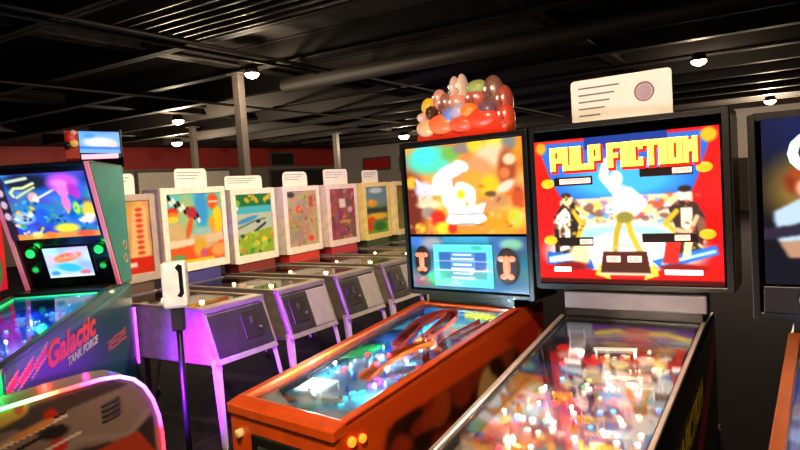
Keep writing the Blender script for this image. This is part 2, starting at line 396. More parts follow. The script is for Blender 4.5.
class Pin:
    def __init__(s, label, x, y, yaw, rw=.03, w=.28, L=1.189, hf=.906, hb=1.073, W=.37, zb=1.12, zt=1.89, depth=.22, yb=.24,
                 body=BLACK, rail=CHROME, bbm=BLACK, zf=.56, group=None, neck=.25, front=None, face=None):
        s.w, s.L, s.hf, s.hb, s.W, s.zb, s.zt, s.depth, s.yb = w, L, hf, hb, W, zb, zt, depth, yb
        s.t = t = thing('pinball_machine', label, 'pinball machine', (x, y, 0), -R(yaw), group)
        k = (hb - hf) / L; s.k = k
        top = lambda yy: hb + k * yy
        s.top = top
        zr = .47
        mb = MB()
        prof = [(-L, hf), (-L, zf), (-L + .1, zf - .06), (yb, zr), (yb, hb), (0, hb)]
        for sx in (-1, 1): mb.prism(prof, sx * w, sx * (w - .019))
        mb.box(-w + .019, w - .019, yb - .019, yb, zr, hb)
        mb.prism([(-L + .1, zf - .06), (-L + .1, zf - .04), (yb - .02, zr + .02), (yb - .02, zr)], -w + .019, w - .019)
        mb.box(-w + .019, w - .019, -L, -L + .019, zf, hf - .03)
        mb.prism([(-L, zf), (-L + .1, zf - .06), (-L + .1, zf - .04), (-L + .019, zf + .02)], -w + .019, w - .019)
        mb.box(-w + .019, w - .019, .0, yb - .02, hb - .02, hb)
        s.cab = mb.build('cabinet', body, t, .004)
        for sx in (-1, 1):      # side rails
            MB().prism([(-L + .03, top(-L + .03)), (-.005, hb), (-.005, hb + .012), (-L + .03, top(-L + .03) + .012)], sx * (w + .004), sx * (w - rw)).build('side_rail', rail, t, .003)
        lb = MB().prism([(-L - .012, hf - .035), (-L - .012, hf + .004), (-L + .055, top(-L + .055) + .014), (-L + .055, hf - .02), (-L + .0, hf - .035)], -w - .006, w + .006).build('lockbar', rail, t, .006)
        # neck + backbox
        MB().box(-neck, neck, .02, yb - .02, hb - .005, zb + .01).build('backbox_neck', bbm, t)
        if face is None:
            bb = MB(); th = .022
            bb.box(-W, -W + th, 0, depth, zb, zt); bb.box(W - th, W, 0, depth, zb, zt); bb.box(-W + th, W - th, 0, depth, zt - th, zt)
            bb.box(-W + th, W - th, 0, depth, zb, zb + th); bb.box(-W + th, W - th, depth - .02, depth, zb + th, zt - th)
            s.bb = bb.build('backbox', bbm, t, .004)
        for sx in (-1, 1):
            leg_mesh(sx * (w + .002), -L - .002, zf + .12, sx, -1, CHROME if rail is not None else rail, t)
            leg_mesh(sx * (w + .002), yb + .002, .6, sx, 1, CHROME, t)
        coin_door(t, -L, zf + .03, hf - .09)
        MB().cyl((-w * .78, -L, hf - .1), (-w * .78, -L - .02, hf - .1), .016, 14).build('start_button', glow((240, 200, 120), .3), t)
        pl = MB().cyl((w * .8, -L, hf - .09), (w * .8, -L - .05, hf - .09), .006, 10).ell((w * .8, -L - .058, hf - .09), (.016, .014, .016), 12, 8)
        pl.build('plunger', CHROME, t)
    def flip_buttons(s, rgb, e):
        for sx in (-1, 1):
            o = MB()
            o.cyl((sx * s.w, -s.L + .07, s.hf - .055), (sx * (s.w + .012), -s.L + .07, s.hf - .055), .017, 16)
            o.cyl((sx * s.w, -s.L + .12, s.hf - .06), (sx * (s.w + .012), -s.L + .12, s.hf - .06), .015, 16)
            o.build('flipper_button', glow(rgb, e), s.t)
    # playfield -----------------------------------------------------
    def P(s, u, v, dz=0.):
        y0, y1 = -.015, -s.L + .06; wi = s.w - .03
        y = y0 + (y1 - y0) * v
        return Vector((-wi + 2 * wi * u, y, s.top(y) - .075 + .02 * v + dz))
    def playfield(s, art, m):
        s.art = art
        art_panel('playfield', art, s.P(0, 0), s.P(1, 0), s.P(0, 1), .012, m, s.t)
        # black inner side walls and back board
        lin_ = MB()
        for u, sx in ((0, -1), (1, 1)):
            x = s.P(u, 0).x
            lin_.prism([(-.015, s.P(0, 0).z - .005), (-s.L + .06, s.P(0, 1).z - .005), (-s.L + .06, s.top(-s.L + .06) - .01), (-.015, s.hb - .012)], x + sx * .002, x + sx * .010)
        lin_.build('cabinet_lining', mat('glossy_black_lining', (20, 18, 24), .12, coat=.6), s.t)
        MB().prism([(-s.L + .05, s.top(-s.L + .05) - .009), (-.004, s.hb - .006), (-.004, s.hb - .002), (-s.L + .05, s.top(-s.L + .05) - .005)], -s.w + .02, s.w - .02).build('playfield_glass', GLASS, s.t)
    def inserts(s, lst):
        for u, v, rgb, r, e in lst:
            p = s.P(u, v, .0015)
            mb = MB().ell((0, 0, 0), (r, r * 1.1, .004), 14, 6, M=Matrix.Rotation(math.atan(s.k), 3, 'X')).xf(Matrix.Translation(p))
            mb.build('light_insert', glow(rgb, e), s.t)
    def bumper(s, u, v, rgb, e=1.5, cap=(235, 60, 40)):
        p = s.P(u, v)
        o = MB().cyl(p, p + Vector((0, 0, .035)), .022, 18, .018).torus(p + Vector((0, 0, .012)), .026, .004).build('bumper', mat('bumper_white_plastic', (225, 220, 215), .35), s.t)
        MB().ell(p + Vector((0, 0, .038)), (.031, .031, .009), 20, 8).build('bumper_cap', glow(rgb, e), o)
    def post(s, u, v, rgb=(235, 225, 215), h=.028):
        p = s.P(u, v)
        MB().cyl(p, p + Vector((0, 0, h)), .005, 8).torus(p + Vector((0, 0, h * .5)), .006, .003, 12).build('rubber_post', mat('rubber_%d_%d_%d' % rgb, rgb, .5), s.t)
    def plastic(s, pts, rgb, h=.032, e=.0, name='playfield_plastic'):
        mb = MB(); n = len(pts); lo = [s.P(u, v, h) for u, v in pts]; hi = [p + Vector((0, 0, .003)) for p in lo]
        mb.add(lo + hi, [tuple(range(n))[::-1], tuple(range(n, 2 * n))] + [(i, (i + 1) % n, n + (i + 1) % n, n + i) for i in range(n)])
        for u, v in pts[:3]:
            mb.cyl(s.P(u * .9 + pts[0][0] * .05 + pts[1][0] * .05, v * .9 + pts[0][1] * .05 + pts[1][1] * .05), s.P(u * .9 + pts[0][0] * .05 + pts[1][0] * .05, v * .9 + pts[0][1] * .05 + pts[1][1] * .05, h), .003, 6)
        m = glow(rgb, e) if e else mat('plastic_%d_%d_%d' % rgb, rgb, .25, coat=.5, var=.25, scale=30)
        return mb.build(name, m, s.t)
    def flipper(s, u, v, ang, rgb=(240, 235, 225), l=.075):
        p = s.P(u, v, .012); q = p + Vector((math.cos(ang), math.sin(ang), 0)) * l
        mb = MB(); n = Vector((-math.sin(ang), math.cos(ang), 0)); vs = []
        prof = [p + n * .011, q + n * .005, q + n * .0 + (q - p).normalized() * .006, q - n * .005, p - n * .011, p - (q - p).normalized() * .011]
        mb.add(prof + [a + Vector((0, 0, .02)) for a in prof], [tuple(range(6))[::-1], tuple(range(6, 12))] + [(i, (i + 1) % 6, 6 + (i + 1) % 6, 6 + i) for i in range(6)])
        o = mb.build('flipper', mat('flipper_%d_%d_%d' % rgb, rgb, .4), s.t, .003)
        MB().cyl(p + Vector((0, 0, .02)), p + Vector((0, 0, .027)), .007, 10).build('flipper_cap', mat('red_rubber', (190, 20, 18), .5), o)
    def wire_ramp(s, pts, m=CHROME, gap=.014, r=.002):
        c = [s.P(*p) for p in pts]
        # Catmull-Rom smoothing
        sm = []
        for i in range(len(c) - 1):
            p0, p1, p2, p3 = c[max(i - 1, 0)], c[i], c[i + 1], c[min(i + 2, len(c) - 1)]
            for k in range(6):
                t = k / 6; sm.append(.5 * ((2 * p1) + (p2 - p0) * t + (2 * p0 - 5 * p1 + 4 * p2 - p3) * t * t + (-p0 + 3 * p1 - 3 * p2 + p3) * t ** 3))
        sm.append(c[-1]); mb = MB(); rows = []
        for sg in (-1, 1):
            row = []
            for i, p in enumerate(sm):
                d = (sm[min(i + 1, len(sm) - 1)] - sm[max(i - 1, 0)]); n = Vector((-d.y, d.x, 0)).normalized()
                row.append(p + n * gap * sg)
            mb.tube(row, r, 6); rows.append(row)
        for i in range(0, len(sm), 4): mb.tube([rows[0][i] - Vector((0, 0, .004)), rows[1][i] - Vector((0, 0, .004))], r * .8, 5)
        return mb.build('wire_ramp', m, s.t)
    def ramp(s, pts, rgb, w=.028, wall=.018, e=0.):
        c = [s.P(*p) for p in pts]; sm = []
        for i in range(len(c) - 1):
            p0, p1, p2, p3 = c[max(i - 1, 0)], c[i], c[i + 1], c[min(i + 2, len(c) - 1)]
            for k in range(6):
                t = k / 6; sm.append(.5 * ((2 * p1) + (p2 - p0) * t + (2 * p0 - 5 * p1 + 4 * p2 - p3) * t * t + (-p0 + 3 * p1 - 3 * p2 + p3) * t ** 3))
        sm.append(c[-1]); vs = []; fs = []
        for i, p in enumerate(sm):
            d = (sm[min(i + 1, len(sm) - 1)] - sm[max(i - 1, 0)]); n = Vector((-d.y, d.x, 0)).normalized()
            z = Vector((0, 0, 1))
            vs += [p + n * w + z * wall, p + n * (w - .003) + z * .002, p - n * (w - .003) + z * .002, p - n * w + z * wall,
                   p - n * (w + .003) + z * wall, p - n * w - z * .003, p + n * w - z * .003, p + n * (w + .003) + z * wall]
        for i in range(len(sm) - 1):
            for k in range(8): fs.append((i * 8 + k, i * 8 + (k + 1) % 8, (i + 1) * 8 + (k + 1) % 8, (i + 1) * 8 + k))
        n8 = (len(sm) - 1) * 8
        fs += [tuple(range(8)), tuple(range(n8, n8 + 8))[::-1]]
        return MB().add(vs, fs).build('ramp', glow(rgb, e) if e else mat('ramp_%d_%d_%d' % rgb, rgb, .2, coat=.6), s.t)
    def apron(s, rgb, v=.87, cards=True):
        mb = MB(); pts = [(.0, v), (.0, 1), (.92, 1), (.92, v), (.66, v + .06), (.46, v + .09), (.26, v + .06)]
        lo = [s.P(a, b, .004) for a, b in pts]; hi = [s.P(a, b, .03) for a, b in pts]; n = len(pts)
        mb.add(lo + hi, [tuple(range(n))[::-1], tuple(range(n, 2 * n))] + [(i, (i + 1) % n, n + (i + 1) % n, n + i) for i in range(n)])
        o = mb.build('apron', mat('apron_%d_%d_%d' % rgb, rgb, .35, var=.3), s.t)
        if cards:
            for u0 in (.04, .68):
                c = MB(); q = [s.P(a, b, .0305) for a, b in ((u0, v + .05), (u0, .985), (u0 + .2, .985), (u0 + .2, v + .05))]
                c.add(q + [a + Vector((0, 0, .001)) for a in q], [(0, 3, 2, 1), (4, 5, 6, 7), (0, 1, 5, 4), (1, 2, 6, 5), (2, 3, 7, 6), (3, 0, 4, 7)])
                c.build('instruction_card', mat('card_white', (220, 214, 200), .6), o)
    def gi(s, spots, power, rgb, dz=.055, r=.006):
        for u, v in spots: light('playfield_lamp', 'POINT', s.P(u, v, dz), power, rgb, r, parent=s.t)
    def side_art(s, art, sx, m, z0f=None):
        """printed decal on the cabinet side; u runs front -> back on the right side"""
        x = sx * (s.w + .0035); L, w = s.L, s.w
        f = (x, -L + .02, s.hf - .012); b = (x, s.yb - .01, s.hb - .005 + 0 * s.k); fb = (x, -L + .02, .53); bb_ = (x, s.yb - .01, .485)
        if sx > 0: return art_panel('side_art', art, f, (x, s.yb - .01, s.top(s.yb - .01) - .012 if False else s.hb - .012), fb, .002, m, s.t, br=bb_)
        return art_panel('side_art', art, (x, s.yb - .01, s.hb - .012), f, bb_, .002, m, s.t, br=fb)
    def speaker(s, x, z, r, rgb, e=0., y=-.01, ry=None):
        o = MB().torus((x, y, z), r, r * .14, 28, Matrix.Rotation(PI / 2, 3, 'X')).build('speaker_ring', BLACK, s.t)
        mb = MB(); mb.cyl((x, y + .008, z), (x, y - .002, z), r * .97, 28)
        mb.build('speaker_grille', glow(rgb, e) if e else mat('speaker_grille_dark', (34, 26, 26), .7), o)
        MB().ell((x, y - .004, z), (r * .35, .01, r * .35), 16, 8).build('speaker_cone', mat('speaker_cone', (90, 50, 40), .5) if not e else glow(tuple(int(c * .8) for c in rgb), e * 1.6), o)

ART_LIT = art_mat('lit_backglass_print', 1.25, .12, .3, coat=.3)
ART_HOT = art_mat('bright_backglass_print', 1.6, .12, .3, coat=.3)
ART_SOFT = art_mat('softly_lit_glass_print', .2, .15, .8, coat=.3)
ART_PF = art_mat('playfield_print', 0., .2, 1., coat=.6)
ART_SIDE = art_mat('cabinet_decal_print', 0., .32, 1., coat=.3)

# ================================================================== orange machine (centre)
ORANGE = mat('orange_cabinet_lacquer', (226, 84, 22), .3, coat=.4)
M1 = Pin('orange pinball machine with a topper of colourful rounded figures above its lit backglass', .302, 3.076, 40.3,
         W=.369, zb=1.119, zt=1.89, body=ORANGE, rail=ORANGE)
a = Art(190, 140, (222, 136, 56)).noise(7, 38, 3)
a.ell(.02, .75, .14, .5, (110, 40, 26), .8).ell(.22, .15, .22, .16, (80, 205, 178), .5).ell(.18, .1, .1, .1, (70, 215, 215), .6)
a.ell(.42, .1, .08, .08, (110, 170, 70), .6).ell(.52, .06, .08, .06, (130, 120, 110), .6).ell(.64, .04, .07, .08, (250, 190, 40), .5).ell(.79, .04, .08, .09, (252, 205, 50), .5).ell(.9, .05, .06, .08, (120, 120, 118), .6)
a.ell(.76, .16, .13, .12, (225, 190, 150), .7).ell(.04, .4, .05, .07, (248, 176, 40), .5).ell(.1, .41, .03, .06, (150, 36, 26), .5)
a.ell(.64, .34, .13, .17, (240, 140, 92), .4).ell(.6, .46, .1, .16, (246, 150, 50), .6).ell(.74, .5, .08, .14, (250, 178, 30), .5)
a.ell(.16, .5, .09, .1, (200, 200, 228), .5, 20).ell(.12, .44, .025, .1, (210, 208, 230), .4, -30).ell(.2, .66, .12, .05, (222, 208, 160), .5).ell(.16, .6, .07, .05, (216, 196, 170), .5)
a.ell(.19, .76, .07, .07, (150, 130, 120), .5).ell(.27, .82, .07, .09, (206, 40, 26), .5).ell(.1, .93, .05, .06, (246, 190, 50), .5).ell(.31, .93, .06, .07, (250, 200, 40), .5).ell(.4, .94, .04, .05, (214, 40, 30), .5)
a.ell(.88, .3, .07, .2, (150, 66, 34), .6).ell(.9, .22, .05, .06, (222, 190, 150), .5).ell(.86, .36, .04, .06, (206, 110, 60), .5).ell(.86, .5, .08, .05, (214, 196, 176), .5, -30).ell(.95, .62, .05, .12, (190, 74, 36), .6)
a.ell(.8, .64, .09, .07, (190, 130, 80), .6).ell(.74, .57, .05, .03, (96, 70, 50), .6).ell(.8, .88, .12, .12, (240, 140, 30), .6).ell(.93, .83, .06, .1, (190, 190, 50), .6).ell(.62, .9, .08, .06, (236, 130, 40), .6)
a.blobs(60, 0, .45, 1, 1, [(230, 150, 60), (180, 70, 30), (250, 200, 120), (120, 60, 40), (220, 180, 150)], .01, .03, .5, 4)
W_ = (255, 252, 250)   # plain white swirl emblem in the middle
a.ell(.41, .3, .12, .075, W_, .25, -12).ell(.5, .25, .07, .06, W_, .25, 20).ell(.33, .42, .09, .12, W_, .25, 20).ell(.26, .5, .09, .05, W_, .3, 15).ell(.43, .6, .11, .13, W_, .25, 0).ell(.53, .5, .09, .06, W_, .25, 25).ell(.58, .6, .035, .11, W_, .3)
a.ell(.49, .56, .035, .055, (250, 200, 40), .4)
a.poly([(.34, .66), (.42, .69), (.6, .69), (.7, .66), (.67, .76), (.7, .84), (.62, .9), (.42, .9), (.34, .86), (.38, .77)], W_)
a.line([(.4, .775), (.52, .785), (.68, .775)], .006, (120, 110, 104)).line([(.42, .895), (.55, .885), (.66, .9)], .006, (100, 80, 66)).blur(2)
s_ = M1
art_panel('backglass', a, (-.325, -.004, 1.862), (.345, -.004, 1.862), (-.325, -.004, 1.425), .008, ART_LIT, s_.t)
a = Art(150, 60, (58, 112, 148)).noise(6, 26, 8)
a.ell(.06, .1, .07, .12, (70, 130, 230), .7).ell(.2, .12, .1, .12, (170, 172, 190), .7).rect(.3, .0, .7, .16, (60, 164, 206), .8).ell(.88, .14, .09, .1, (130, 190, 160), .5).ell(.12, .9, .1, .08, (70, 76, 110), .7).ell(.22, .8, .07, .1, (50, 150, 130), .7)
a.blur(3)
art_panel('speaker_panel', a, (-.325, -.004, 1.412), (.345, -.004, 1.412), (-.325, -.004, 1.15), .008, ART_SOFT, s_.t)
a = Art(120, 80, (92, 206, 222))
a.rect(.1, .18, .9, .8, (50, 90, 160)).rect(.1, .62, .9, .8, (74, 150, 150)).rect(.3, .2, .72, .8, (96, 150, 200), .6)
for k, v in enumerate((.22, .32, .45, .55, .66, .77)):
    a.rect(.34 - .03 * (k % 2), v, .66 + .04 * (k % 2), v + .045, (222, 238, 240))
for v in (.385, .605): a.rect(0, v, 1, v + .018, (230, 245, 250))
a.ell(.75, .08, .1, .05, (60, 170, 150), .6).ell(.15, .9, .3, .06, (110, 200, 170), .7).blur(1)
art_panel('display_screen', a, (-.178, -.013, 1.375), (.165, -.013, 1.375), (-.178, -.013, 1.168), .008, ART_LIT, s_.t)
for x, z, rx, rz in ((-.25, 1.29, .05, .075), (.245, 1.275, .06, .085)):
    o = MB().ell((x, -.012, z), (rx, .008, rz), 28, 10).build('speaker', mat('speaker_dark_brown', (40, 22, 20), .6), s_.t)
    MB().ell((x, -.02, z), (rx * .34, .008, rz * .62), 18, 8).ell((x - rx * .45, -.019, z + rz * .42), (rx * .36, .006, rz * .17), 14, 6).ell((x + rx * .45, -.019, z + rz * .42), (rx * .36, .006, rz * .17), 14, 6).ell((x - rx * .3, -.019, z - rz * .55), (rx * .34, .006, rz * .17), 14, 6).ell((x + rx * .3, -.019, z - rz * .55), (rx * .34, .006, rz * .17), 14, 6).build('speaker_emblem', glow((226, 124, 92), .75), o)
# topper: plain rounded figures on a scalloped base (stand-ins)
tp = MB()
tp.plate([(-.27, 1.89), (.26, 1.89), (.27, 1.93), (.2, 1.975), (.08, 1.985), (0, 1.965), (-.08, 1.985), (-.17, 1.965), (-.25, 1.945)], .02, .1, (214, 50, 22))
topper = tp.build('topper', art_mat('topper_plastic', .25, .35, 1., coat=.4), s_.t, .008, color=True)
for x, z, rx, rz, c, yy in [(-.2, 1.955, .06, .045, (232, 170, 120), .02), (-.1, 1.965, .08, .05, (250, 110, 60), .01), (.02, 1.955, .07, .04, (248, 84, 50), .01), (.12, 1.97, .09, .05, (240, 66, 34), .02),
     (-.2, 2.06, .04, .05, (246, 176, 40), .05), (-.17, 2.03, .03, .035, (70, 36, 20), .03), (-.22, 2.01, .025, .025, (214, 168, 150), .02), (-.14, 2.09, .035, .055, (206, 140, 120), .06), (-.1, 2.06, .045, .06, (150, 90, 74), .06),
     (-.045, 2.12, .022, .075, (206, 172, 150), .06), (.0, 2.12, .022, .08, (214, 184, 160), .06), (-.02, 2.05, .05, .06, (214, 140, 110), .04), (-.05, 2.0, .045, .045, (110, 130, 196), .02), (.0, 2.01, .045, .05, (176, 160, 180), .02),
     (.09, 2.12, .055, .035, (150, 158, 84), .05), (.08, 2.06, .06, .06, (176, 80, 66), .05), (.06, 2.01, .05, .04, (240, 130, 50), .02), (.17, 2.08, .055, .085, (120, 76, 62), .06), (.15, 2.0, .05, .05, (110, 74, 90), .03),
     (.235, 2.03, .04, .08, (160, 66, 50), .05), (.245, 1.96, .04, .07, (200, 66, 36), .04)]:
    g = MB().ell((x, yy + .01, z), (rx, .045, rz), 18, 12, c)
    if rz > .05: g.ell((x - rx * .35, yy - .028, z + rz * .25), (rx * .18, .012, rz * .14), 10, 6, (240, 236, 226)).ell((x + rx * .35, yy - .028, z + rz * .25), (rx * .18, .012, rz * .14), 10, 6, (240, 236, 226)).ell((x, yy - .03, z - rz * .1), (rx * .3, .02, rz * .14), 10, 6, tuple(int(q * .8) for q in c))
    g.build('topper_figure', art_mat('topper_plastic'), topper, color=True)
# playfield
a = Art(120, 200, (120, 176, 196)).noise(8, 40, 11)
a.ell(.1, .45, .2, .4, (60, 170, 210), .8).ell(.15, .15, .25, .2, (50, 170, 200), .6).ell(.5, .62, .25, .15, (150, 190, 214), .6).ell(.3, .35, .2, .12, (50, 80, 170), .6)
a.ell(.75, .35, .2, .15, (190, 80, 50), .7).ell(.8, .12, .2, .08, (226, 196, 90), .6).ell(.45, .2, .14, .12, (150, 60, 50), .5).ell(.7, .6, .16, .12, (60, 70, 110), .7).ell(.1, .9, .14, .06, (220, 110, 50), .6).ell(.3, .8, .16, .08, (224, 216, 200), .5)
a.blobs(130, 0, 0, 1, 1, [(80, 200, 220), (230, 90, 60), (90, 90, 190), (240, 240, 230), (180, 120, 220), (40, 60, 90), (230, 160, 60)], .012, .045, .8, 9).blur(2)
s_.playfield(a, ART_PF)
s_.ramp([(.5, .66, .01), (.5, .52, .03), (.58, .42, .04), (.7, .36, .05)], (230, 96, 30), .03)
s_.ramp([(.36, .4, .03), (.3, .22, .055), (.36, .1, .065), (.5, .1, .065), (.56, .24, .055), (.52, .36, .03)], (150, 44, 30), .026)
s_.ramp([(.86, .5, .03), (.84, .3, .05), (.9, .14, .06)], (176, 50, 34), .024)
s_.wire_ramp([(.08, .75, .03), (.06, .5, .05), (.08, .3, .06), (.2, .12, .06)])
s_.wire_ramp([(.9, .75, .03), (.93, .55, .05), (.9, .35, .06)])
s_.plastic([(.02, .44), (.22, .40), (.26, .52), (.04, .58)], (30, 150, 70), e=.35)
s_.plastic([(.04, .3), (.2, .26), (.22, .34), (.05, .38)], (60, 110, 210), e=.2)
a = Art(90, 16, (60, 130, 170)).noise(8, 50, 2).rect(.5, .1, .85, .6, (240, 214, 60)).ell(.3, .5, .12, .5, (170, 50, 40), .5).ell(.95, .5, .1, .4, (230, 120, 60), .5).blur(1)
p0, p1 = s_.P(.0, .012), s_.P(1., .012)
art_panel('back_board', a, (p0.x, p0.y, 1.058), (p1.x, p0.y, 1.058), p0, .004, ART_SOFT, s_.t)
s_.plastic([(.14, .76), (.4, .74), (.42, .84), (.16, .86)], (240, 246, 236), e=.9)
s_.plastic([(.66, .42), (.8, .4), (.84, .52), (.7, .56)], (40, 70, 90))
s_.plastic([(.02, .14), (.16, .1), (.2, .2), (.02, .24)], (70, 190, 220), e=.3)
toy = MB().ell(s_.P(.34, .6, .03), (.05, .045, .03), 18, 10).ell(s_.P(.46, .55, .04), (.03, .03, .028), 16, 10).ell(s_.P(.28, .68, .02), (.025, .05, .02), 14, 8)
toy.build('toy_figure', mat('lilac_grey_plastic', (150, 170, 206), .3, coat=.4), s_.t)
for u, v in ((.3, .54), (.5, .52), (.33, .68), (.52, .6)): MB().ell(s_.P(u, v, .05), (.014, .018, .01), 12, 8).build('toy_marking', glow((240, 90, 100), .5), s_.t)
for u, v, c in ((.5, .32, (240, 150, 70)), (.78, .3, (90, 160, 220)), (.68, .2, (220, 60, 40))): s_.bumper(u, v, c, 1.0)
g = random.Random(3)
ins = [(.72, .47, (255, 30, 30), .014, 9), (.84, .46, (220, 240, 255), .013, 9), (.8, .52, (90, 235, 170), .01, 5), (.76, .56, (60, 220, 140), .01, 4)]
for k in range(9): ins.append((.52 + .16 * g.random(), .72 + .13 * g.random(), (60, 225, 240), .014, 3.5))
for k in range(6): ins.append((.52 + .14 * g.random(), .62 + .07 * g.random(), (190, 100, 240), .014, 3))
for k in range(12): ins.append((g.random() * .9 + .05, .1 + .6 * g.random(), g.choice([(255, 245, 230), (90, 200, 255), (255, 70, 60), (120, 120, 255)]), .008, 4))
s_.inserts(ins)
for k in range(12): s_.post(g.uniform(.06, .94), g.uniform(.08, .75), g.choice([(235, 225, 215), (40, 60, 160), (200, 40, 30)]))
s_.apron((206, 180, 160)); s_.flipper(.3, .84, R(-25)); s_.flipper(.64, .84, R(205))
s_.gi([(.25, .8), (.3, .45), (.75, .55), (.3, .15), (.75, .15), (.15, .65), (.6, .35), (.8, .75)], 9, (196, 232, 255))
s_.flip_buttons((255, 120, 30), 2.5)
a = Art(170, 70, (206, 74, 22)).noise(8, 30, 5)
g = random.Random(8)
a.poly([(.16, .22), (.98, .14), (1, 1), (.1, 1)], (70, 30, 16), .55)
a.blobs(26, .1, .35, 1, 1, [(40, 20, 14), (30, 18, 14)], .03, .07, .8, 22, 1.2)
a.blobs(22, .1, .3, .9, 1, [(176, 54, 22), (214, 84, 26)], .02, .06, .7, 23, 1.1)
a.blobs(20, .35, .3, .95, .9, [(216, 176, 104), (206, 160, 100)], .015, .035, .9, 21, 1.8)
a.rect(0, 0, 1, .2, (224, 76, 24)).poly([(.74, .1), (1, .05), (1, .7), (.84, .3)], (190, 50, 28)).poly([(.86, .5), (.97, .2), (.985, .32), (.88, .62)], (196, 160, 110)).blur(2)
s_.side_art(a, 1, ART_SIDE); s_.side_art(a, -1, ART_SIDE)

# ================================================================== machine with PULP FICTION backglass
M2 = Pin('black pinball machine whose bright red and blue backglass reads PULP FICTION', .9, 2.548, 33.5, rw=.012,
         W=.386, zb=1.195, zt=1.885, depth=.24, rail=mat('satin_steel_rail', (214, 200, 190), .35, .7), neck=.27)
s_ = M2
a = Art(230, 180, (214, 24, 22)).noise(5, 12, 3)
a.poly([(.02, .02), (.1, .3), (.16, .42), (.86, .4), (.9, .28), (.97, .02)], (36, 96, 190)).poly([(.3, 0), (.75, 0), (.75, .08), (.3, .08)], (22, 50, 130))
a.ell(.5, .3, .3, .12, (60, 160, 225), .6)
a.poly([(.14, .42), (.86, .4), (.88, .72), (.14, .74)], (226, 190, 150))
a.blobs(90, .2, .42, .84, .6, [(240, 220, 190), (250, 200, 90), (90, 150, 210), (190, 70, 50), (120, 80, 70), (150, 110, 170), (250, 250, 240)], .01, .035, .9, 31)
a.ell(.48, .78, .42, .2, (255, 250, 236), .3).ell(.48, .66, .3, .06, (150, 215, 225), .5).ell(.5, .8, .22, .14, (255, 255, 250), .4)
a.poly([(.12, .5), (.17, .42), (.23, .44), (.25, .56), (.22, .82), (.1, .82), (.1, .6)], (46, 32, 28)).poly([(.13, .52), (.17, .47), (.2, .52), (.19, .76), (.13, .78)], (250, 240, 220)).ell(.185, .42, .028, .04, (250, 226, 170), .3).ell(.18, .39, .03, .02, (60, 36, 24), .3)
a.line([(.22, .5), (.27, .6), (.24, .68)], .016, (206, 170, 40)).line([(.24, .48), (.3, .52)], .01, (246, 220, 120)).ell(.15, .64, .016, .06, (90, 60, 46), .3).ell(.13, .57, .02, .05, (255, 250, 236), .4)
a.poly([(.74, .5), (.8, .44), (.88, .47), (.92, .56), (.9, .8), (.76, .8), (.77, .62)], (60, 42, 36)).ell(.82, .42, .03, .042, (252, 236, 200), .3).ell(.825, .38, .034, .022, (50, 32, 24), .3).poly([(.8, .5), (.86, .5), (.85, .66), (.8, .62)], (244, 226, 190)).line([(.78, .52), (.72, .6), (.78, .66)], .015, (200, 166, 40)).line([(.88, .56), (.84, .66), (.78, .64)], .014, (206, 170, 130)).ell(.9, .62, .02, .06, (120, 80, 60), .3)
a.blobs(40, .1, .4, .28, .82, [(120, 80, 60), (250, 220, 160), (40, 30, 28), (206, 170, 40)], .006, .016, .8, 51).blobs(40, .73, .4, .92, .82, [(120, 80, 60), (250, 220, 160), (40, 30, 28), (206, 170, 40), (190, 70, 50)], .006, .016, .8, 52)
# plain dancing silhouette in a white shirt
Wt = (255, 254, 248)
a.ell(.5, .46, .055, .12, Wt, .25).line([(.47, .38), (.4, .27), (.42, .18)], .028, Wt).line([(.54, .38), (.61, .46), (.56, .52)], .026, Wt).ell(.47, .29, .035, .05, Wt, .3)
a.line([(.49, .55), (.46, .66), (.45, .76)], .02, (176, 150, 40)).line([(.52, .55), (.54, .66), (.58, .77)], .02, (190, 166, 50)).ell(.51, .55, .05, .04, (130, 120, 50), .4)
a.poly([(.05, .78), (.3, .8), (.33, .9), (.04, .9)], (36, 92, 180)).poly([(.06, .82), (.2, .79), (.22, .84), (.06, .86)], (190, 220, 240)).poly([(.64, .84), (.97, .74), (.98, .8), (.7, .9)], (40, 110, 200)).line([(.7, .86), (.96, .78)], .008, (190, 220, 240))
a.poly([(.72, .72), (.8, .68), (.78, .86), (.7, .86)], (204, 40, 30)).poly([(.82, .68), (.86, .68), (.84, .82), (.8, .84)], (250, 230, 160)).ell(.25, .8, .06, .08, (226, 206, 150), .4)
a.poly([(0, .86), (.35, .91), (.65, .91), (1, .86), (1, 1), (0, 1)], (196, 18, 16)).rect(0, .97, 1, 1, (60, 8, 8))
a.poly([(.33, .94), (.36, .86), (.4, .9), (.42, .97)], (245, 210, 60)).poly([(.6, .97), (.62, .9), (.66, .86), (.68, .94)], (245, 210, 60))
a.ell(.04, .05, .03, .04, (206, 146, 30), .4).ell(.95, .05, .04, .045, (216, 160, 30), .4).ell(.2, .88, .09, .03, (120, 20, 16), .6).ell(.8, .89, .12, .03, (130, 20, 16), .6)
a.poly([(.38, .78), (.62, .78), (.64, .93), (.36, .93)], (70, 34, 26)).rect(.36, .925, .64, .94, (210, 190, 160)).line([(.4, .77), (.5, .73), (.6, .77)], .006, (190, 160, 120)).blur(1)
bg = art_panel('backglass', a, (-.362, -.004, 1.822), (.352, -.004, 1.822), (-.362, -.004, 1.222), .008, ART_HOT, s_.t)
def bgp(u, v, y=-.008): return Vector((-.362 + .714 * u, y, 1.822 - .6 * v))
for k, (u, v) in enumerate(((.075, .3), (.925, .25), (.075, .7), (.93, .67))):
    MB().ell(bgp(u, v), (.03, .006, .02), 20, 8).build('score_badge', glow((206, 166, 16), .8), s_.t)
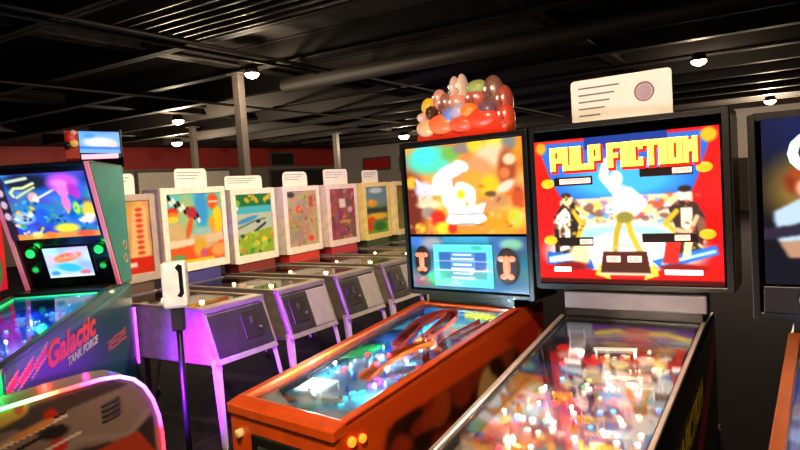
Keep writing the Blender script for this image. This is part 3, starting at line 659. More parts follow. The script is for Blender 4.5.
for (u0, u1, v, lit0, lit1, txt) in ((.115, .34, .29, .15, .33, '00000000'), (.6, .87, .26, .77, .865, '0000'), (.125, .33, .71, .255, .325, '0000'), (.6, .88, .69, .77, .845, '0000')):
    MB().box(bgp(u0, 0).x, bgp(u1, 0).x, -.012, -.005, bgp(0, v + .03).z, bgp(0, v - .03).z).build('score_display', mat('display_black', (34, 20, 20), .3), s_.t, .002)
    MB().box(bgp(lit0, 0).x, bgp(lit1, 0).x, -.0145, -.012, bgp(0, v + .017).z, bgp(0, v - .017).z).build('score_window', glow((255, 190, 170), 2.2), s_.t)
    text('score_digits', txt, .022, glow((190, 20, 10), 1.2), s_.t, frame(bgp((lit0 + lit1) / 2, v, -.016), (1, 0, 0), (0, 0, 1)), sx=(lit1 - lit0) * .714 / (.0135 * len(txt)) * .95, extrude=.0005)
for u, txt in ((.44, '000'), (.555, '030')):
    MB().box(bgp(u, 0).x - .026, bgp(u, 0).x + .026, -.0145, -.006, bgp(0, .85).z, bgp(0, .81).z).build('score_window', glow((255, 190, 170), 2.), s_.t)
    text('score_digits', txt, .024, glow((190, 20, 10), 1.2), s_.t, frame(bgp(u, .83, -.016), (1, 0, 0), (0, 0, 1)), extrude=.0005)
for u0, u1, v in ((.09, .19, .905), (.71, .9, .915)):
    MB().box(bgp(u0, 0).x, bgp(u1, 0).x, -.010, -.004, bgp(0, v + .016).z, bgp(0, v - .016).z).build('lit_window', glow((255, 238, 230), 3.), s_.t, .002)
def slab_letters(word, x0, lw, gap, parent, M, m, name, th=.012, grow=0.):
    """heavy poster lettering drawn as plates on a 6 x 10 grid"""
    G = {'P': [(0, 0, 2.6, 10), (2.6, 8, 6, 10), (2.6, 3.4, 6, 5.2), (4, 3.4, 6, 10)],
         'U': [(0, 0, 2.6, 10), (3.8, 0, 6, 10), (0, 0, 6, 2.2)],
         'L': [(0, 0, 2.8, 10), (0, 0, 6, 2.4)],
         'F': [(0, 0, 2.8, 10), (0, 7.8, 6, 10), (0, 3.9, 5.2, 5.9)],
         'I': [(1.2, 0, 4.8, 10)],
         'C': [(0, 0, 2.6, 10), (0, 0, 6, 2.2), (0, 7.8, 6, 10), (4, 6.6, 6, 10), (4, 0, 6, 3.4)],
         'T': [(1.7, 0, 4.4, 10), (0, 7.8, 6, 10)],
         'O': [(0, 0, 2.4, 10), (3.7, 0, 6, 10), (0, 0, 6, 2.1), (0, 7.9, 6, 10)],
         'N': [(0, 0, 2.2, 10), (3.9, 0, 6, 10), (2.0, 4.2, 4.1, 8.6)]}
    x = x0
    for ch in word:
        if ch == ' ': x += lw * .45; continue
        w = lw * (.62 if ch == 'I' else 1); mb = MB()
        for (a0, b0, a1, b1) in G[ch]:
            ua, ub = (a0 - (1.2 if ch == 'I' else 0)) / (3.6 if ch == 'I' else 6), (a1 - (1.2 if ch == 'I' else 0)) / (3.6 if ch == 'I' else 6)
            zt_ = .098; mb.box(x + ua * w - grow, x + ub * w + grow, b0 / 10 * zt_ - grow, b1 / 10 * zt_ + grow, 0, th)
        mb.xf(M); mb.build(name, m, parent, .0)
        x += w + gap
    return x
tl_ = bgp(.10, .215, -.012)
Mt = frame(tl_, (1, 0, 0), (0, 0, 1))
s1 = thing  # (lettering is part of the glass)
slab_letters('PULP FICTION', 0, .049, .0045, bg, Matrix.Translation((.006, .004, -.008)) @ Mt, glow((214, 20, 14), 1.), 'title_shadow', .004, .004)
slab_letters('PULP FICTION', 0, .049, .0045, bg, Mt, glow((255, 214, 70), 2.6), 'title_letter', .006)
# grey panel under the backbox
MB().box(-.26, .29, -.012, .02, 1.115, 1.182).build('lower_panel', mat('grey_lower_panel', (120, 116, 130), .35), s_.t, .004)
# playfield
a = Art(130, 220, (172, 100, 96)).noise(10, 46, 12)
a.rect(0, 0, 1, .1, (110, 50, 120)).ell(.45, .05, .16, .025, (250, 206, 40), .3, 6).ell(.8, .06, .16, .025, (250, 206, 40), .3, -8).ell(.62, .07, .12, .05, (214, 110, 70), .4).ell(.62, .11, .1, .02, (214, 20, 30), .4).ell(.18, .08, .12, .06, (170, 170, 180), .5)
a.ell(.2, .3, .3, .16, (150, 100, 140), .8).ell(.25, .55, .28, .08, (224, 140, 80), .6).ell(.12, .52, .1, .1, (190, 190, 220), .5).ell(.5, .5, .3, .12, (90, 60, 130), .6).ell(.7, .3, .25, .1, (230, 170, 130), .6).ell(.15, .62, .14, .06, (140, 190, 220), .5).ell(.06, .9, .12, .08, (170, 160, 40), .5)
a.blobs(230, 0, .1, 1, 1, [(214, 30, 40), (240, 240, 235), (60, 90, 200), (240, 190, 80), (60, 40, 50), (90, 190, 220), (220, 120, 140), (230, 90, 60)], .01, .04, .85, 13, .9).blur(1)
s_.playfield(a, ART_PF)
a = Art(110, 20, (110, 60, 140)).noise(8, 30, 2).rect(0, 0, .22, 1, (150, 150, 160)).line([(.25, .6), (.42, .35), (.5, .5)], .03, (252, 210, 40)).line([(.62, .4), (.8, .4), (.96, .7)], .03, (252, 210, 40)).ell(.56, .5, .1, .4, (220, 110, 70), .4).ell(.58, .9, .12, .18, (220, 20, 30), .4).ell(.9, .95, .1, .2, (140, 150, 160), .5).blur(1)
p0, p1 = s_.P(.0, .012), s_.P(1., .012)
art_panel('back_board', a, (p0.x, p0.y, 1.058), (p1.x, p0.y, 1.058), p0, .004, ART_LIT, s_.t)
g = random.Random(12); ins = []
pal = [(255, 250, 240)] * 6 + [(255, 235, 200)] * 3 + [(40, 190, 255), (60, 140, 255), (60, 230, 150), (255, 60, 50), (255, 60, 90), (255, 220, 90)]
for k in range(78):
    u = g.uniform(.12, .95); v = g.uniform(.14, .9)
    ins.append((u, v, g.choice(pal), g.uniform(.007, .012), g.uniform(3.5, 8)))
s_.inserts(ins)
for k in range(10):
    u, v = g.uniform(.2, .8), g.uniform(.2, .75); du, dv = g.uniform(.1, .2), g.uniform(.02, .045)
    s_.plastic([(u, v), (u + du, v - .01), (u + du * .9, v + dv), (u + .02, v + dv)], g.choice([(214, 30, 40), (230, 226, 226), (240, 190, 60), (70, 90, 190), (220, 120, 140)]), .026 + .02 * g.random(), e=.0)
s_.plastic([(.35, .2), (.66, .18), (.66, .2), (.36, .225)], (255, 246, 226), .045, e=3.)
s_.plastic([(.55, .4), (.8, .39), (.8, .405), (.56, .42)], (255, 246, 226), .04, e=2.5)
s_.plastic([(.28, .9), (.5, .84), (.52, .88), (.3, .95)], (40, 160, 190), .03)
for u, v, c, e in ((.12, .2, (240, 40, 20), 1.6), (.75, .25, (240, 214, 190), 1.2), (.6, .3, (250, 226, 160), 1.4), (.88, .32, (250, 240, 220), 2.), (.4, .3, (230, 50, 60), .8)): s_.bumper(u, v, c, e)
for k in range(18): s_.post(g.uniform(.06, .94), g.uniform(.12, .88), g.choice([(235, 225, 215), (214, 40, 40)]))
s_.wire_ramp([(.9, .6, .03), (.94, .4, .05), (.88, .2, .06), (.6, .1, .06), (.3, .13, .06)])
s_.ramp([(.3, .36, .02), (.24, .22, .05), (.16, .12, .06)], (180, 176, 190), .026)
s_.plastic([(.9, .12), (.97, .12), (.97, .3), (.92, .3)], (216, 40, 20), .03, e=.4)
s_.apron((200, 192, 180)); s_.flipper(.3, .85, R(-25), (240, 200, 60)); s_.flipper(.66, .85, R(205), (240, 200, 60))
s_.gi([(.3, .85), (.75, .75), (.25, .55), (.7, .5), (.3, .25), (.75, .2), (.5, .65), (.12, .72)], 3., (255, 222, 200))
s_.flip_buttons((220, 30, 20), 1.5)
a = Art(190, 70, (16, 14, 15))
a.poly([(.0, .9), (.16, .35), (.3, .55), (.3, .75), (.17, .7), (.12, 1), (0, 1)], (236, 30, 20)).poly([(.4, .95), (.97, .05), (.98, .26), (.52, 1)], (236, 30, 20)).ell(.5, .9, .3, .1, (60, 22, 18), .6).blur(1)
for sx in (1, -1):
    o = s_.side_art(a, sx, ART_SIDE)
    M = frame((sx * .2865, -.46 if sx > 0 else -.58, .80), (0, sx, .19), (0, 0, 1)) if sx > 0 else frame((-.2865, -.58, .80), (0, -1, -.19), (0, 0, 1))
    text('side_lettering', 'PULP FICTION', .13, mat('yellow_side_lettering', (246, 216, 30), .4), s_.t, M, .0006, .006, .15, .72)
# brown printed art on the backbox side
a = Art(30, 70, (70, 56, 34)).noise(4, 20, 3).ell(.5, .8, .3, .15, (150, 130, 60), .6).ell(.4, .3, .3, .2, (44, 34, 22), .6)
art_panel('side_art', a, (.3895, .01, 1.86), (.3895, .23, 1.86), (.3895, .01, 1.21), .002, ART_SIDE, s_.t)

# ================================================================== right-edge machine
M3 = Pin('dark pinball machine at the right edge, its backglass showing a person in a pale top', 1.488, 1.909, 35.0,
         W=.386, zb=1.15, zt=1.832, hb=1.10, depth=.24, rail=mat('copper_rail', (196, 104, 50), .35, .5), neck=.27)
s_ = M3
a = Art(150, 160, (10, 12, 24)).noise(4, 4, 2)
a.ell(.4, .05, .5, .25, (16, 26, 70), .9)
a.ell(.2, .42, .18, .2, (120, 96, 40), .8)
a.ell(.2, .38, .115, .10, (120, 44, 20), .3).ell(.205, .42, .07, .075, (226, 170, 140), .3).ell(.2, .33, .09, .05, (150, 66, 26), .4)
a.poly([(.04, .56), (.14, .49), (.27, .49), (.36, .56), (.34, .74), (.06, .74)], (170, 196, 216)).ell(.21, .49, .03, .03, (214, 110, 70), .4)
a.poly([(0, .66), (.12, .64), (.4, .5), (.42, .55), (.16, .7), (0, .73)], (40, 32, 52)).poly([(.06, .74), (.34, .72), (.34, .84), (.1, .84)], (170, 130, 104)).ell(.3, .8, .05, .04, (196, 90, 70), .5)
a.blobs(14, .5, .4, 1, .8, [(60, 50, 60), (120, 90, 60), (40, 60, 90)], .03, .09, .8, 5, 1.2).blur(2)
bg = art_panel('backglass', a, (-.345, -.004, 1.812), (.352, -.004, 1.812), (-.345, -.004, 1.27), .008, ART_LIT, s_.t)
text('title_lettering', 'C', .17, glow((170, 215, 240), 1.6), bg, frame((-.215, -.006, 1.69), (1, 0, 0), (0, 0, 1)), .002, .006)
MB().box(-.352, .352, -.006, .01, 1.172, 1.262).build('speaker_panel', mat('speaker_panel_dark', (24, 18, 20), .4), s_.t, .003)
for x in (-.22, .22): s_.speaker(x, 1.218, .034, (206, 190, 176), .75)
a = Art(90, 160, (120, 150, 206)).noise(9, 50, 4).blobs(120, 0, 0, 1, 1, [(230, 240, 255), (60, 90, 180), (40, 50, 90), (150, 190, 240)], .015, .05, .8, 6).blur(1)
s_.playfield(a, ART_PF); g = random.Random(2)
s_.inserts([(g.uniform(.05, .6), g.uniform(.1, .9), g.choice([(220, 240, 255), (90, 160, 255)]), .009, 5) for _ in range(26)])
s_.bumper(.3, .3, (200, 226, 255), 1.5); s_.bumper(.6, .25, (200, 226, 255), 1.5)
s_.wire_ramp([(.06, .85, .03), (.07, .5, .05), (.1, .15, .06)]); s_.flipper(.3, .85, R(-25)); s_.flipper(.66, .85, R(205)); s_.apron((60, 60, 80))
s_.gi([(.2, .8), (.2, .5), (.25, .2), (.75, .5)], 2.2, (170, 205, 255))

# ================================================================== teal machine at left
TEAL = mat('teal_cabinet_lacquer', (22, 96, 92), .35, coat=.3)
PINK = mat('pink_light_trim', (226, 120, 130), .4, emis=.35, ergb=(230, 110, 130))
T = Pin('teal pinball machine at left with orange script on its side and a lit underwater-blue backglass', -2.2, 4.03, -2.7,
        w=.30, L=1.2, hf=.97, hb=1.13, W=.31, zb=1.14, zt=1.96, yb=.42, body=TEAL, rail=mat('dark_green_rail', (20, 84, 72), .3, .3), bbm=BLACK, neck=.28, face=1)
s_ = T; t = T.t
fT, fB = -.12, .22          # face leans forward towards its top
face = lambda z: fB + (fT - fB) * (z - 1.14) / .82 - .012
nf = Vector((0, -(.82), -(fB - fT))).normalized()
mb = MB()
mb.prism([(fT, 1.96), (fB, 1.14), (.42, 1.14), (.43, 1.95)], -.31, -.29).prism([(fT, 1.96), (fB, 1.14), (.42, 1.14), (.43, 1.95)], .29, .31)
mb.prism([(fT, 1.94), (fT, 1.96), (.43, 1.95), (.43, 1.93)], -.29, .29).prism([(fB + .02, 1.14), (fB + .02, 1.16), (.42, 1.16), (.42, 1.14)], -.29, .29)
mb.prism([(.42, 1.14), (.40, 1.14), (.41, 1.95), (.43, 1.95)], -.29, .29)
bb = mb.build('backbox', BLACK, t, .003)
MB().prism([(fT + .012, 1.94), (fB + .012, 1.165), (fB + .03, 1.165), (fT + .03, 1.94)], -.29, .29).build('face_panel', mat('black_glossy_face', (14, 14, 16), .2, coat=.4), bb)
for sx in (-1, 1):
    MB().prism([(fT - .006, 1.955), (fB - .006, 1.145), (fB + .012, 1.145), (fT + .012, 1.955)], sx * .312, sx * .288).build('light_trim', PINK, bb)
    MB().prism([(fT + .02, 1.945), (fB + .02, 1.15), (.415, 1.15), (.425, 1.94)], sx * .3105, sx * .3135).build('side_panel', mat('teal_side_panel', (30, 122, 112), .4), bb)
    for z in (1.31, 1.40): 
        o = MB().torus((sx * .315, .34, z), .028, .004, 20, Matrix.Rotation(PI / 2, 3, 'Y')).build('side_emblem', mat('pale_emblem', (170, 170, 130), .5), bb)
        MB().ell((sx * .315, .34, z), (.003, .014, .016), 12, 8).build('emblem_center', mat('rust_emblem', (150, 66, 46), .5), o)
def F(x, z, off=0.): return Vector((x, face(z) + .008, z)) + nf * off
a = Art(150, 120, (40, 96, 190)).noise(8, 50, 7)
a.rect(0, 0, .1, 1, (40, 26, 44)); 
for v in (.08, .26, .44, .62): a.ell(.04, v, .035, .06, (200, 170, 190), .4)
a.ell(.35, .12, .25, .12, (24, 30, 50), .6).line([(.14, .1), (.36, .06)], .022, (196, 214, 180)).line([(.17, .32), (.15, .26), (.2, .2), (.3, .2), (.42, .14)], .02, (216, 220, 150)).line([(.2, .34), (.3, .27), (.42, .2)], .016, (206, 214, 150))
a.line([(.44, .36), (.64, .24)], .016, (206, 224, 190)).ell(.38, .36, .06, .09, (226, 170, 160), .4).ell(.4, .38, .035, .06, (236, 220, 226), .4)
a.ell(.74, .16, .17, .14, (200, 80, 210), .45).ell(.72, .26, .07, .12, (226, 120, 206), .4).ell(.84, .3, .06, .12, (170, 50, 190), .5, -20).ell(.72, .46, .05, .14, (216, 120, 200), .4).ell(.7, .16, .08, .05, (236, 130, 226), .5)
a.ell(.42, .58, .22, .14, (40, 120, 190), .5).ell(.42, .66, .08, .14, (30, 90, 210), .4).ell(.2, .66, .12, .1, (150, 190, 220), .6).ell(.95, .6, .08, .14, (250, 196, 40), .5).ell(.82, .55, .04, .1, (150, 220, 90), .5).ell(.9, .74, .08, .06, (240, 200, 190), .5)
a.blobs(70, .1, .4, 1, .9, [(230, 240, 250), (60, 190, 220), (250, 190, 50), (30, 60, 140), (120, 70, 40), (60, 170, 90), (20, 40, 90)], .012, .035, .85, 17)
a.ell(.65, .85, .14, .07, (246, 214, 50), .5).rect(.08, .91, 1, 1, (240, 150, 40), .85).ell(.45, .95, .06, .06, (250, 120, 40), .5).ell(.85, .95, .1, .05, (226, 80, 30), .5).ell(.3, .93, .06, .05, (250, 214, 120), .5).blur(1)
z0, z1 = 1.90, 1.49
bg = art_panel('backglass', a, F(-.285, z0), F(.27, z0), F(-.285, z1), .006, ART_LIT, t)
a = Art(70, 46, (176, 206, 236)).noise(5, 40, 3)
a.ell(.5, .32, .34, .14, (240, 110, 66), .3, -10).ell(.5, .68, .26, .14, (50, 186, 226), .4, 8).ell(.82, .86, .12, .08, (220, 110, 120), .4).ell(.12, .4, .1, .2, (206, 190, 226), .6).ell(.15, .85, .1, .08, (60, 150, 210), .5).rect(0, .93, 1, 1, (226, 232, 236)).blur(1)
ds = art_panel('display_screen', a, F(-.12, 1.425, .006), F(.165, 1.425, .006), F(-.12, 1.225, .006), .006, ART_LIT, t)
text('screen_lettering', 'Galactic', .042, glow((250, 130, 80), 1.4), ds, frame(F(.02, 1.36, .009), (1, 0, 0.12), (0, fT - fB, .82)), .0005, .002, .3, 1.3)
for sx, x in ((-1, -.2), (1, .235)):
    for z, r, e in ((1.40, .033, 1.5), (1.29, .026, .22)):
        Mr = Matrix.Rotation(PI / 2 + math.atan2(fB - fT, .82), 3, 'X')
        o = MB().torus(F(x, z, .004), r, .006, 26, Mr).build('speaker_ring', BLACK, t)
        MB().ell(F(x, z, .002), (r * .95, .008, r * .95), 22, 8).build('speaker_light', glow((30, 214, 80), e), o)
    light('speaker_glow', 'POINT', F(x, 1.40, .05), .35, (40, 255, 100), .02, parent=t)
# playfield
a = Art(90, 170, (36, 96, 196)).noise(9, 40, 9)
a.ell(.6, .7, .3, .12, (120, 140, 210), .6).ell(.7, .9, .3, .1, (226, 214, 206), .6).ell(.8, .5, .12, .06, (200, 60, 110), .5).ell(.2, .3, .2, .3, (30, 60, 200), .8)
a.blobs(90, 0, 0, 1, 1, [(90, 170, 240), (20, 50, 130), (120, 220, 240), (170, 120, 200), (20, 30, 80)], .015, .05, .8, 14).blur(1)
s_.playfield(a, ART_PF); g = random.Random(22)
s_.inserts([(g.uniform(.2, .95), g.uniform(.05, .9), g.choice([(70, 150, 255), (120, 240, 255), (220, 240, 255), (60, 90, 255)]), .009, 4) for _ in range(26)] + [(.8, .62, (230, 60, 90), .014, 2.), (.86, .8, (250, 190, 90), .016, 2.)])
s_.bumper(.4, .3, (120, 190, 255), 1.2); s_.bumper(.7, .25, (120, 190, 255), 1.2)
s_.wire_ramp([(.9, .7, .03), (.92, .4, .05), (.8, .12, .06)]); s_.wire_ramp([(.2, .7, .03), (.12, .4, .05), (.3, .12, .06)]); s_.flipper(.3, .85, R(-25)); s_.flipper(.66, .85, R(205)); s_.apron((30, 60, 90))
MB().tube([s_.P(.02, .96, .05), s_.P(.02, .02, .075)], .006, 8).build('green_light_tube', glow((40, 220, 110), .8), t)
MB().tube([s_.P(.03, .01, .078), s_.P(.97, .01, .078)], .005, 8).build('green_light_tube', glow((40, 220, 110), .7), t)
s_.gi([(.3, .8), (.7, .7), (.3, .45), (.7, .4), (.3, .12), (.75, .12)], 6., (80, 150, 255))
a = Art(150, 60, (12, 66, 66)).noise(3, 6, 2)
a.poly([(0, 0), (1, 0), (1, .03), (.0, .12)], (26, 112, 98))
for k in range(3): a.line([(.71, .46 + k * .045), (.90, .43 + k * .045)], .0045, (190, 80, 40))
for k, u in enumerate((-.02, .07, .16)): a.poly([(u, .24 - k * .04), (u + .09, .1 - k * .04), (u + .08, .2 - k * .04), (u + .01, .34 - k * .04)], (222, 50, 26)).line([(u, .24 - k * .04), (u + .09, .1 - k * .04)], .004, (236, 200, 160)).line([(u - .02, .36 - k * .04), (u + .09, .22 - k * .04)], .004, (236, 200, 160))
s_.side_art(a, 1, ART_SIDE)
M = frame((.306, -.52, .935), (0, 1, .10), (0, 0, 1))
text('side_lettering', 'Galactic', .18, mat('orange_side_lettering', (240, 84, 30), .35), t, M, .0006, .007, .25, 1.02)
M = frame((.306, -.40, .85), (0, 1, .10), (0, 0, 1))
text('side_lettering', 'TANK FORCE', .062, mat('white_side_lettering', (196, 206, 196), .4), t, M, .0006, .003, .25, 1.05)

# red neighbour, only its edge in view
NB = Pin('red pinball machine cut off by the left edge beside the teal one', -3.05, 4.15, -2.7, W=.33, zb=1.14, zt=1.86, hf=.95, hb=1.1,
         body=mat('red_cabinet_lacquer', (170, 26, 30), .3, coat=.3), bbm=mat('red_backbox_lacquer', (180, 30, 40), .4), neck=.27)
a = Art(60, 60, (170, 30, 50)).blobs(50, 0, 0, 1, 1, [(220, 60, 60), (90, 20, 60), (240, 190, 90), (60, 60, 160)], .02, .08, .8, 3).blur(1)
art_panel('backglass', a, (-.3, -.004, 1.83), (.3, -.004, 1.83), (-.3, -.004, 1.17), .008, ART_LIT, NB.t)
a = Art(60, 70, (206, 26, 40)).noise(3, 20, 2).ell(.5, .8, .3, .15, (60, 110, 50), .6).ell(.4, .3, .2, .2, (230, 60, 90), .6).blur(1)
art_panel('side_art', a, (.3325, .01, 1.85), (.3325, .21, 1.85), (.3325, .01, 1.15), .002, ART_LIT, NB.t)  # side print given a glow of its own, without a lamp
a = Art(60, 100, (90, 30, 60)).blobs(40, 0, 0, 1, 1, [(220, 60, 60), (240, 190, 90), (60, 60, 160)], .02, .08, .8, 3)
NB.playfield(a, ART_PF); NB.gi([(.5, .5)], 1, (255, 120, 120)); NB.flipper(.3, .85, R(-25)); NB.flipper(.66, .85, R(205)); NB.apron((60, 20, 30))

# ================================================================== white row of older machines
LEGM = mat('pale_painted_steel', (190, 180, 180), .35, .25)
def em_machine(i, label, art, framec, bodyc, pedc, W=.30, front=(44, 42, 40), right=None, lit=ART_SOFT, zt=1.755, zb=1.045, side=None):
    px, py = -1.795 + .527 * .724 * (i - 1), 5.641 + .85 * .724 * (i - 1)
    t = thing('pinball_machine', label, 'pinball machine', (px, py, 0), R(58.2), 'older pinball machines in the white row')
    fm = mat('em_frame_%d_%d_%d' % framec, framec, .45); bm_ = mat('em_body_%d_%d_%d' % bodyc, bodyc, .42, var=.2)
    L, hf, hb, w = 1.267, .945, .955, .28
    # head: box with a real window frame
    d = .24; b = .055
    mb = MB(); mb.box(-W, W, .03, d, zb, zt)
    hd = mb.build('head_box', mat('em_side_%d_%d_%d' % (side or framec), side or framec, .5), t, .006)
    mb = MB(); mb.box(-W, -W + b, 0, .04, zb, zt); mb.box(W - b, W, 0, .04, zb, zt); mb.box(-W + b, W - b, 0, .04, zt - b, zt); mb.box(-W + b, W - b, 0, .04, zb, zb + b * 1.25)
    mb.build('head_frame', fm, t, .006)
    art_panel('backglass', art, (-W + b, .012, zt - b), (W - b, .012, zt - b), (-W + b, .012, zb + b * 1.25), .006, lit, t)
    MB().box(-.25, .25, .02, d - .03, hb - .01, zb + .005).build('neck', mat('em_neck_%d_%d_%d' % pedc, pedc, .5), t, .003)
    # cabinet: front face leans back towards the lockbar
    prof = [(-L + .12, hf), (-L, hf - .36), (.24, .56), (.24, hb), (-.02, hb)]
    mb = MB()
    for sx in (-1, 1): mb.prism(prof, sx * w, sx * (w - .02))
    mb.prism([(-L + .12, hf - .02), (-L, hf - .36), (-L + .02, hf - .36), (-L + .14, hf - .02)], -w + .02, w - .02)
    mb.prism([(-L, hf - .36), (.24, .56), (.24, .58), (-L + .02, hf - .34)], -w + .02, w - .02)
    mb.box(-w + .02, w - .02, .22, .24, .58, hb); mb.box(-w + .02, w - .02, -.01, .22, hb - .02, hb)
    mb.build('cabinet', bm_, t, .004)
    yf = lambda z: -L + .12 * (z - (hf - .36)) / .36
    fp = mat('em_front_%d_%d_%d' % front, front, .4, .3, var=.25)
    x1 = .262 if right is None else .0
    for (xa, xb, m_) in ([(-.262, .262, fp)] if right is None else [(-.262, .02, fp), (.022, .262, mat('em_pale_front', right, .5))]):
        MB().prism([(yf(.90), .90), (yf(.62), .62), (yf(.62) - .012, .62), (yf(.90) - .012, .90)], xa, xb).build('front_panel', m_, t, .003)
    ang = -math.atan2(.12, .36)
    cx = 0.1 if right is None else -.12
    M = Matrix.Translation((cx, yf(.78) - .014, .78)) @ Matrix.Rotation(ang, 4, 'X')
    dm = mat('em_door_metal', (70, 66, 60), .35, .8)
    dd = MB().box(-.09, .09, -.006, 0, -.1, .1, M=M).build('coin_door', dm, t, .003)
    MB().box(-.012, .012, -.012, -.006, .0, .05, M=M).build('coin_slot', CHROME, dd)
    MB().cyl(M @ Vector((.06, -.006, -.04)), M @ Vector((.06, -.016, -.04)), .01, 12).build('lock', CHROME, dd)
    RM = mat('aged_steel_rail', (176, 168, 156), .35, .7)
    for sx in (-1, 1):
        MB().prism([(-L + .12, hf), (-.02, hb), (-.02, hb + .01), (-L + .12, hf + .01)], sx * (w + .003), sx * (w - .028)).build('side_rail', RM, t, .002)
        MB().prism([(-L + .112, hf), (-L - .008, hf - .36), (-L + .012, hf - .36), (-L + .132, hf)], sx * (w + .003), sx * (w - .022)).build('corner_strip', RM, t, .002)
    MB().prism([(-L + .10, hf - .03), (-L + .10, hf + .008), (-L + .19, hf + .012), (-L + .19, hf - .02)], -w - .004, w + .004).build('lockbar', RM, t, .004)
    MB().prism([(-L - .006, hf - .365), (-L + .014, hf - .33), (-L + .0, hf - .33), (-L - .016, hf - .362)], -w, w).build('bottom_strip', RM, t, .002)
    # playfield
    g = random.Random(40 + i)
    a_ = Art(50, 100, (150, 132, 100)).noise(6, 24, i).blobs(34, 0, 0, 1, 1, [(200, 60, 40), (236, 206, 140), (60, 120, 90), (220, 170, 60), (70, 60, 60)], .03, .09, .7, i + 3)
    p = lambda u, v, dz=0: Vector((-.25 + .5 * u, -.03 - (L - .2) * v, hb - .085 + .03 * v + dz))
    art_panel('playfield', a_, p(0, 0), p(1, 0), p(0, 1), .01, ART_PF, t)
    MB().prism([(-L + .16, hf - .004), (-.02, hb - .006), (-.02, hb - .002), (-L + .16, hf)], -w + .026, w - .026).build('playfield_glass', GLASS, t)
    for k in range(3):
        q = p(g.uniform(.25, .75), .15 + .18 * k)
        o = MB().cyl(q, q + Vector((0, 0, .03)), .022, 16, .016).build('bumper', WHITEP, t)
        MB().ell(q + Vector((0, 0, .032)), (.032, .032, .008), 16, 8).build('bumper_cap', glow(g.choice([(255, 190, 110), (255, 120, 60), (255, 230, 170)]), 2.2), o)
    for k in range(7):
        q = p(g.uniform(.1, .9), g.uniform(.1, .9), .002)
        MB().ell(q, (.012, .013, .003), 12, 6).build('light_insert', glow(g.choice([(255, 200, 120), (255, 90, 60), (255, 240, 200)]), 4), t)
    for sx in (-1, 1):
        q = p(.5 + sx * .16, .86, .01); r_ = q + Vector((-sx * .055, -.03, 0)); mb = MB(); mb.tube([q, r_], [.011, .006], 10); mb.build('flipper', mat('flipper_240_235_225', (240, 235, 225), .4), t)
    light('playfield_lamp', 'POINT', p(.5, .35, .06), .8, (255, 206, 150), .02, parent=t)
    light('playfield_lamp', 'POINT', p(.5, .75, .06), .5, (255, 206, 150), .02, parent=t)
    for sx in (-1, 1):
        leg_mesh(sx * w, -L + .02, .62, sx, -1, LEGM, t); leg_mesh(sx * w, .235, .64, sx, 1, LEGM, t)
    return t, (px, py), zt

WF = (232, 226, 214)
# 0: red and yellow columned glass, next to the teal machine
a = Art(70, 80, (206, 150, 96)).noise(6, 30, 2)
a.ell(.3, .2, .2, .12, (240, 180, 50), .5).ell(.45, .25, .1, .12, (100, 130, 200), .5).ell(.4, .5, .1, .2, (226, 130, 100), .5).rect(.0, .78, 1, 1, (200, 40, 24)).rect(.3, .84, .7, .9, (240, 210, 190)).poly([(.7, .08), (.95, .08), (.95, .78), (.6, .78)], (226, 186, 120))
for k in range(9): a.ell(.8, .12 + k * .075, .07, .025, (210, 60, 40), .3)
a.ell(.35, .7, .12, .06, (240, 190, 40), .5).ell(.5, .48, .04, .04, (250, 240, 220), .5).blur(1)
em = []
em.append(em_machine(0, 'older pinball machine with purple-lit side, half hidden behind the teal machine', a, (176, 160, 150), (128, 116, 132), (90, 70, 60), W=.31))
# 1
a = Art(100, 100, (206, 176, 120)).noise(6, 20, 4)
a.poly([(0, 0), (1, 0), (1, .5), (.4, .6), (0, .4)], (90, 196, 190)).ell(.62, .2, .12, .3, (60, 150, 220), .6).ell(.35, .3, .15, .3, (160, 190, 130), .6)
for k in range(7): a.poly([(.02 + k * .08, .02 + k * .045), (.06 + k * .08, .0 + k * .045), (.10 + k * .08, .07 + k * .045), (.05 + k * .08, .10 + k * .045)], (30, 24, 24) if k % 2 == 0 else (240, 236, 230)).poly([(.05 + k * .08, .10 + k * .045), (.09 + k * .08, .08 + k * .045), (.12 + k * .08, .14 + k * .045), (.08 + k * .08, .17 + k * .045)], (240, 236, 230) if k % 2 == 0 else (30, 24, 24))
a.ell(.85, .13, .11, .12, (226, 84, 40), .25).rect(.76, .12, .94, .145, (240, 200, 170)).ell(.92, .4, .09, .2, (244, 204, 40), .4).ell(.8, .48, .06, .14, (226, 160, 60), .4)
a.ell(.1, .25, .1, .06, (220, 50, 36), .4).ell(.1, .3, .1, .05, (240, 130, 40), .4).ell(.1, .36, .1, .05, (244, 206, 60), .4).ell(.44, .28, .09, .09, (176, 44, 60), .5).ell(.38, .5, .05, .16, (226, 90, 50), .5, 20).ell(.15, .52, .14, .12, (206, 176, 120), .6).ell(.62, .56, .16, .06, (150, 190, 190), .5)
a.rect(0, .66, .45, .76, (226, 210, 180)).poly([(0, .78), (.5, .74), (.62, .86), (1, .7), (1, 1), (0, 1)], (226, 90, 40)).ell(.15, .92, .12, .05, (90, 160, 100), .5).ell(.55, .8, .12, .14, (214, 170, 60), .5).ell(.62, .9, .08, .08, (200, 90, 110), .5).ell(.9, .86, .14, .1, (240, 160, 90), .5).rect(.1, .95, .8, 1, (236, 190, 40)).poly([(.68, .62), (1, .6), (1, .72), (.68, .74)], (216, 190, 150)).blur(1)
em.append(em_machine(1, 'older pinball machine with the largest white head and a chequered, turquoise and orange backglass', a, WF, (110, 100, 98), (60, 60, 130), W=.358, zt=1.79, zb=1.065, front=(46, 43, 40), right=(128, 124, 114), side=(196, 176, 214)))  # head side tinted lavender, purple light painted into its colour
